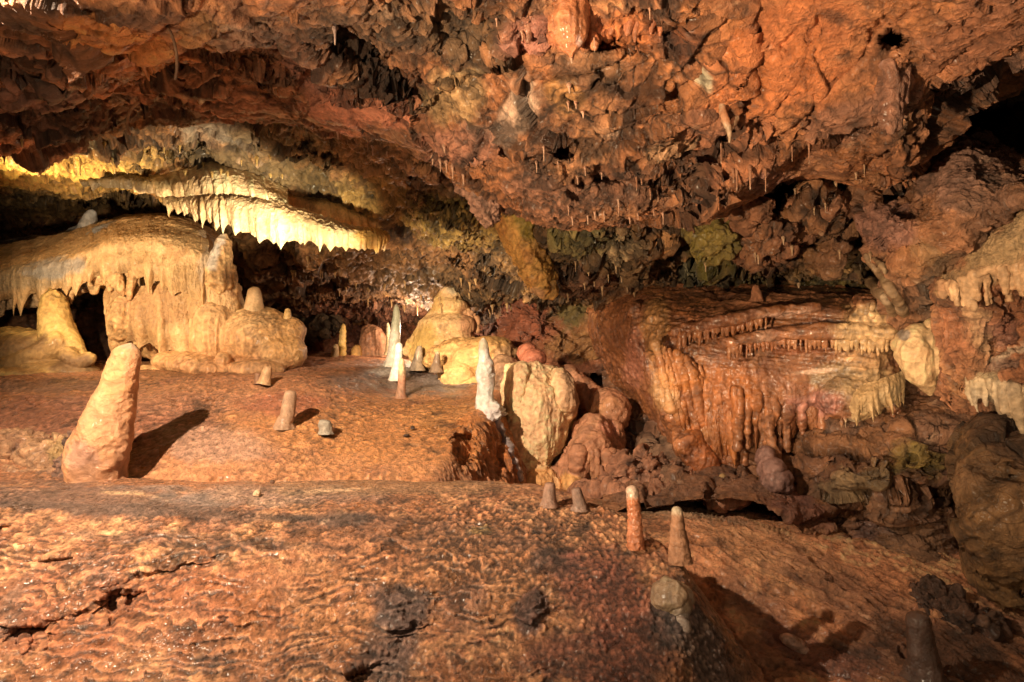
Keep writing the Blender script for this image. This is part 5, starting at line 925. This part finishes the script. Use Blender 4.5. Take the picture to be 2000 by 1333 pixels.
stal('pebble', [(502,968,7),(503,963,7),(505,958,4)], 'small pale pebble on the grey ledge', 'pebble', cols=((.45,.34,.22),(.5,.36,.22)), rough=.3)
stal('pebble', [(531,944,4),(532,941,5),(533,938,3)], 'tiny dark pebble at the back of the grey ledge', 'pebble', cols=(DB,BR), rough=.3, d=3.7)
stal('pebble', [(806,838,4),(806,835,4),(806,832,2)], 'upper dark speck of stone on the lit orange slope', 'pebble', cols=(DK,DB), rough=.3)
stal('pebble', [(794,852,7),(794,850,6),(794,848,3)], 'lower dark speck of stone on the lit orange slope', 'pebble', cols=(DK,DB), rough=.3)

# ---- soda straws and small stalactites
def straws(pts, label, group, cols, r=2.2, d=None, mat=None, cat='stalactite', dd=-.02):
    R = np.random.RandomState(len(pts))
    for p in pts:
        x, y, l = p[:3]; rr = (p[3] if len(p) > 3 else r)*.5*R.uniform(.8, 1.3); l = l*R.uniform(.55, 1.1)
        dep = d if d else depth(x, y-2)+dd
        stal('stalactite', [(x-.5, y-5, rr*3.4, .03), (x, y-1, rr*2.1, .01), (x+.2, y+l*.3, rr*1.15), (x+.3, y+l*.7, rr*.9), (x+.3, y+l, rr*.6)], label, cat, group, d=dep, cols=cols, mat=mat or M_FLOW, nseg=12, rings=18, rough=.22, tipcol=(.5,.4,.3), flare=False)
straws([(1432,335,34),(1439,336,34),(1465,330,52,2.8),(1495,335,42),(1408,283,40,1.8),(1374,338,12),(1547,290,26),(1580,285,40),(1270,375,22),(1285,380,20),(1283,368,14),(1243,350,22),(1253,352,18)], 'thin pale straw stalactite on the lower lip of the orange ceiling', 'straws along the orange ceiling lip', ((.34,.18,.11),(.42,.25,.16)))
straws([(1148,425,14),(1162,418,12),(1180,420,16),(1208,395,34),(1230,428,16),(1246,420,12),(1295,420,20),(1310,430,14),(1277,415,10),(1110,405,24),(1118,428,12),(1320,436,14),(1335,440,10),(1062,290,26),(1048,322,20),(1112,300,14),(1128,350,20),(1143,330,18),(1175,340,14),(1090,320,12)], 'tiny white straw stalactite under the knobbly middle of the ceiling', 'straws under the middle of the ceiling', ((.46,.28,.19),(.54,.38,.28)), 1.8)
straws([(1117,118,12,2.4),(1020,66,16,2),(970,40,20,2.2),(1161,78,26,2),(1269,20,34,2.2),(1295,0,26,2.6),(1110,205,16,2.4),(1125,205,10,2),(1139,222,14,2.6),(1112,170,14,3)], 'pale drip stalactite among the lobes of the upper middle ceiling', 'drips in the upper middle ceiling', ((.62,.38,.26),(.66,.46,.34)))
straws([(1536,385,16),(1553,375,12),(1633,362,22),(1672,342,12),(1688,325,28),(1530,470,16),(1547,488,12),(1475,498,16),(1481,505,14),(1590,410,16),(1612,400,18),(1378,520,12),(1640,495,20),(1680,520,16),(1700,500,16),(1500,560,14),(1560,560,12)], 'short straw stalactite among the hanging boulders in the dark hollow', 'straws in the dark hollow', ((.48,.36,.24),(.42,.30,.18)), 1.9)
straws([(845,312,22,2.4),(860,318,20,2),(872,322,24,2.4),(884,330,20,2.6),(868,290,16,3),(728,290,14,2),(718,285,12,1.6),(905,345,18,2),(756,300,10,1.6),(660,262,12,1.6)], 'small white stalactite under the pinkish ceiling left of the middle', 'drips under the pinkish ceiling', ((.50,.32,.22),(.56,.40,.30)))
straws([(654,60,34,3),(660,92,14,2),(700,150,12,2),(610,250,8,2)], 'whitish drip stalactite on the dark upper left ceiling', 'drips on the dark upper left ceiling', ((.5,.38,.34),(.44,.34,.3)))
R = np.random.RandomState(4)
pts = [(x, 540+.16*(x-600)+R.uniform(-45, 40), R.uniform(8, 18)) for x in np.linspace(560, 1000, 30)+R.uniform(-12, 12, 30)]
straws(pts, 'tiny yellowish stalactite on the low back ceiling', 'stalactites on the low back ceiling', ((.5,.36,.18),(.42,.28,.13)), 1.8)
pts = [(x, 560+R.uniform(-50, 20), R.uniform(8, 18)) for x in np.linspace(1100, 1240, 12)+R.uniform(-5, 5, 12)]
straws(pts, 'tiny pale stalactite on the hanging rock right of the ochre slab', 'stalactites right of the ochre slab', ((.5,.38,.22),(.42,.3,.18)), 1.8)
pts = [(x, 300+.05*x+R.uniform(-30, 26), R.uniform(6, 14)) for x in np.linspace(20, 560, 26)+R.uniform(-12, 12, 26)]
straws(pts, 'tiny yellow stalactite on the bright ceiling above the drapery', 'stalactites on the bright ceiling at left', ((.52,.38,.14),(.6,.44,.18)), 1.9)

# ---- thin root loops on the upper left
def wire(pts, dp, r, label, cols):
    o = soft('root', [('c', [(x, y, dp, r) for x, y in pts])], .004, cols, label, 'root', disp=dict(big=.004, ridge=.002, knob=.001, fine=.0005), seed=90, it=1, reg=False)
wire([(288,0),(305,22),(322,45),(336,70),(344,100),(346,130),(342,155)], 2.55, 3.2, 'long dark root dangling down the upper left ceiling', ((.26,.17,.10),(.2,.12,.07)))
wire([(272,200),(258,212),(250,230),(249,250),(254,264)], 3.3, 2.6, 'small curved brown root loop below the dark upper left ceiling', ((.36,.2,.1),(.3,.17,.08)))
# ================================================================== LIGHT, CAMERA
world = bpy.data.worlds.new('World'); scene.world = world; world.use_nodes = True
bg = world.node_tree.nodes['Background']; bg.inputs['Color'].default_value = (1.0, .62, .42, 1); bg.inputs['Strength'].default_value = .006
def lamp(name, loc, power, colr, r=.04, target=None, cone=None, blend=.5):
    l = bpy.data.lights.new(name, 'SPOT' if cone else 'POINT'); l.energy = power; l.color = colr; l.shadow_soft_size = r
    o = bpy.data.objects.new(name, l); C.objects.link(o); o.location = loc
    if cone:
        l.spot_size = math.radians(cone); l.spot_blend = blend
        from mathutils import Vector
        o.rotation_euler = (Vector(target)-Vector(loc)).to_track_quat('-Z', 'Y').to_euler()
    return o
lamp('hidden_lamp', (-2.4, 1.5, CZ+1.38), 1400, (1, .78, .54), .03, (-1.5, 3.7, CZ-.4), 98, 1.0)
lamp('hidden_lamp', (-1.9, 1.4, CZ+.2), 24, (1, .66, .34), .03, (-1.5, 3.2, CZ+1.35), 80, .9)  # extra spot added to brighten the upper left ceiling
lamp('hidden_lamp', (-1.9, .1, CZ-.6), 1500, (1, .72, .43), .04, (1.1, 3.2, CZ+1.1), 66, 1.0)
lamp('hidden_lamp', (-.6, .2, CZ+.7), 40, (1, .78, .54), .04)  # added fill near the camera for the foreground, not a cave fixture
lamp('hidden_lamp', (1.5, .7, CZ-.5), 22, (1, .74, .46), .05)  # weak fill added for the dark right wall
lamp('hidden_lamp', W(590, 600, 4.1), 430, (1, .80, .52), .04, W(420, 370, 5.5), 44, .9)
lamp('hidden_lamp', W(640, 620, 4.3), 230, (1, .82, .50), .04, W(625, 445, 5.4), 38, .9)
lamp('hidden_lamp', W(-40, 470, 5.0), 130, (1, .74, .32), .05, W(90, 320, 5.4), 80, .9)
lamp('hidden_lamp', W(-60, 540, 4.4), 190, (1, .73, .44), .05, W(300, 560, 6.3), 90, .9)
lamp('hidden_lamp', W(820, 640, 7.4), 30, (1, .74, .52), .05)
lamp('hidden_lamp', (1.0, 1.6, CZ-.2), 170, (1, .80, .50), .02, W(1730, 700, 4.3), 24, .12)
lamp('hidden_lamp', W(640, 570, 4.4), 380, (1, .76, .48), .05, W(880, 610, 6.0), 66, .9)
scene.cycles.diffuse_bounces = 2; scene.cycles.max_bounces = 4
cam = bpy.data.cameras.new('camera'); co = bpy.data.objects.new('camera', cam); C.objects.link(co)
cam.lens = 24; cam.sensor_width = 36; cam.clip_end = 200; cam.clip_start = .02
co.location = (0, 0, CZ); co.rotation_euler = (math.radians(90), 0, 0); scene.camera = co
scene.view_settings.view_transform = 'Standard'; scene.view_settings.look = 'None'; scene.view_settings.exposure = 0; scene.view_settings.gamma = 1
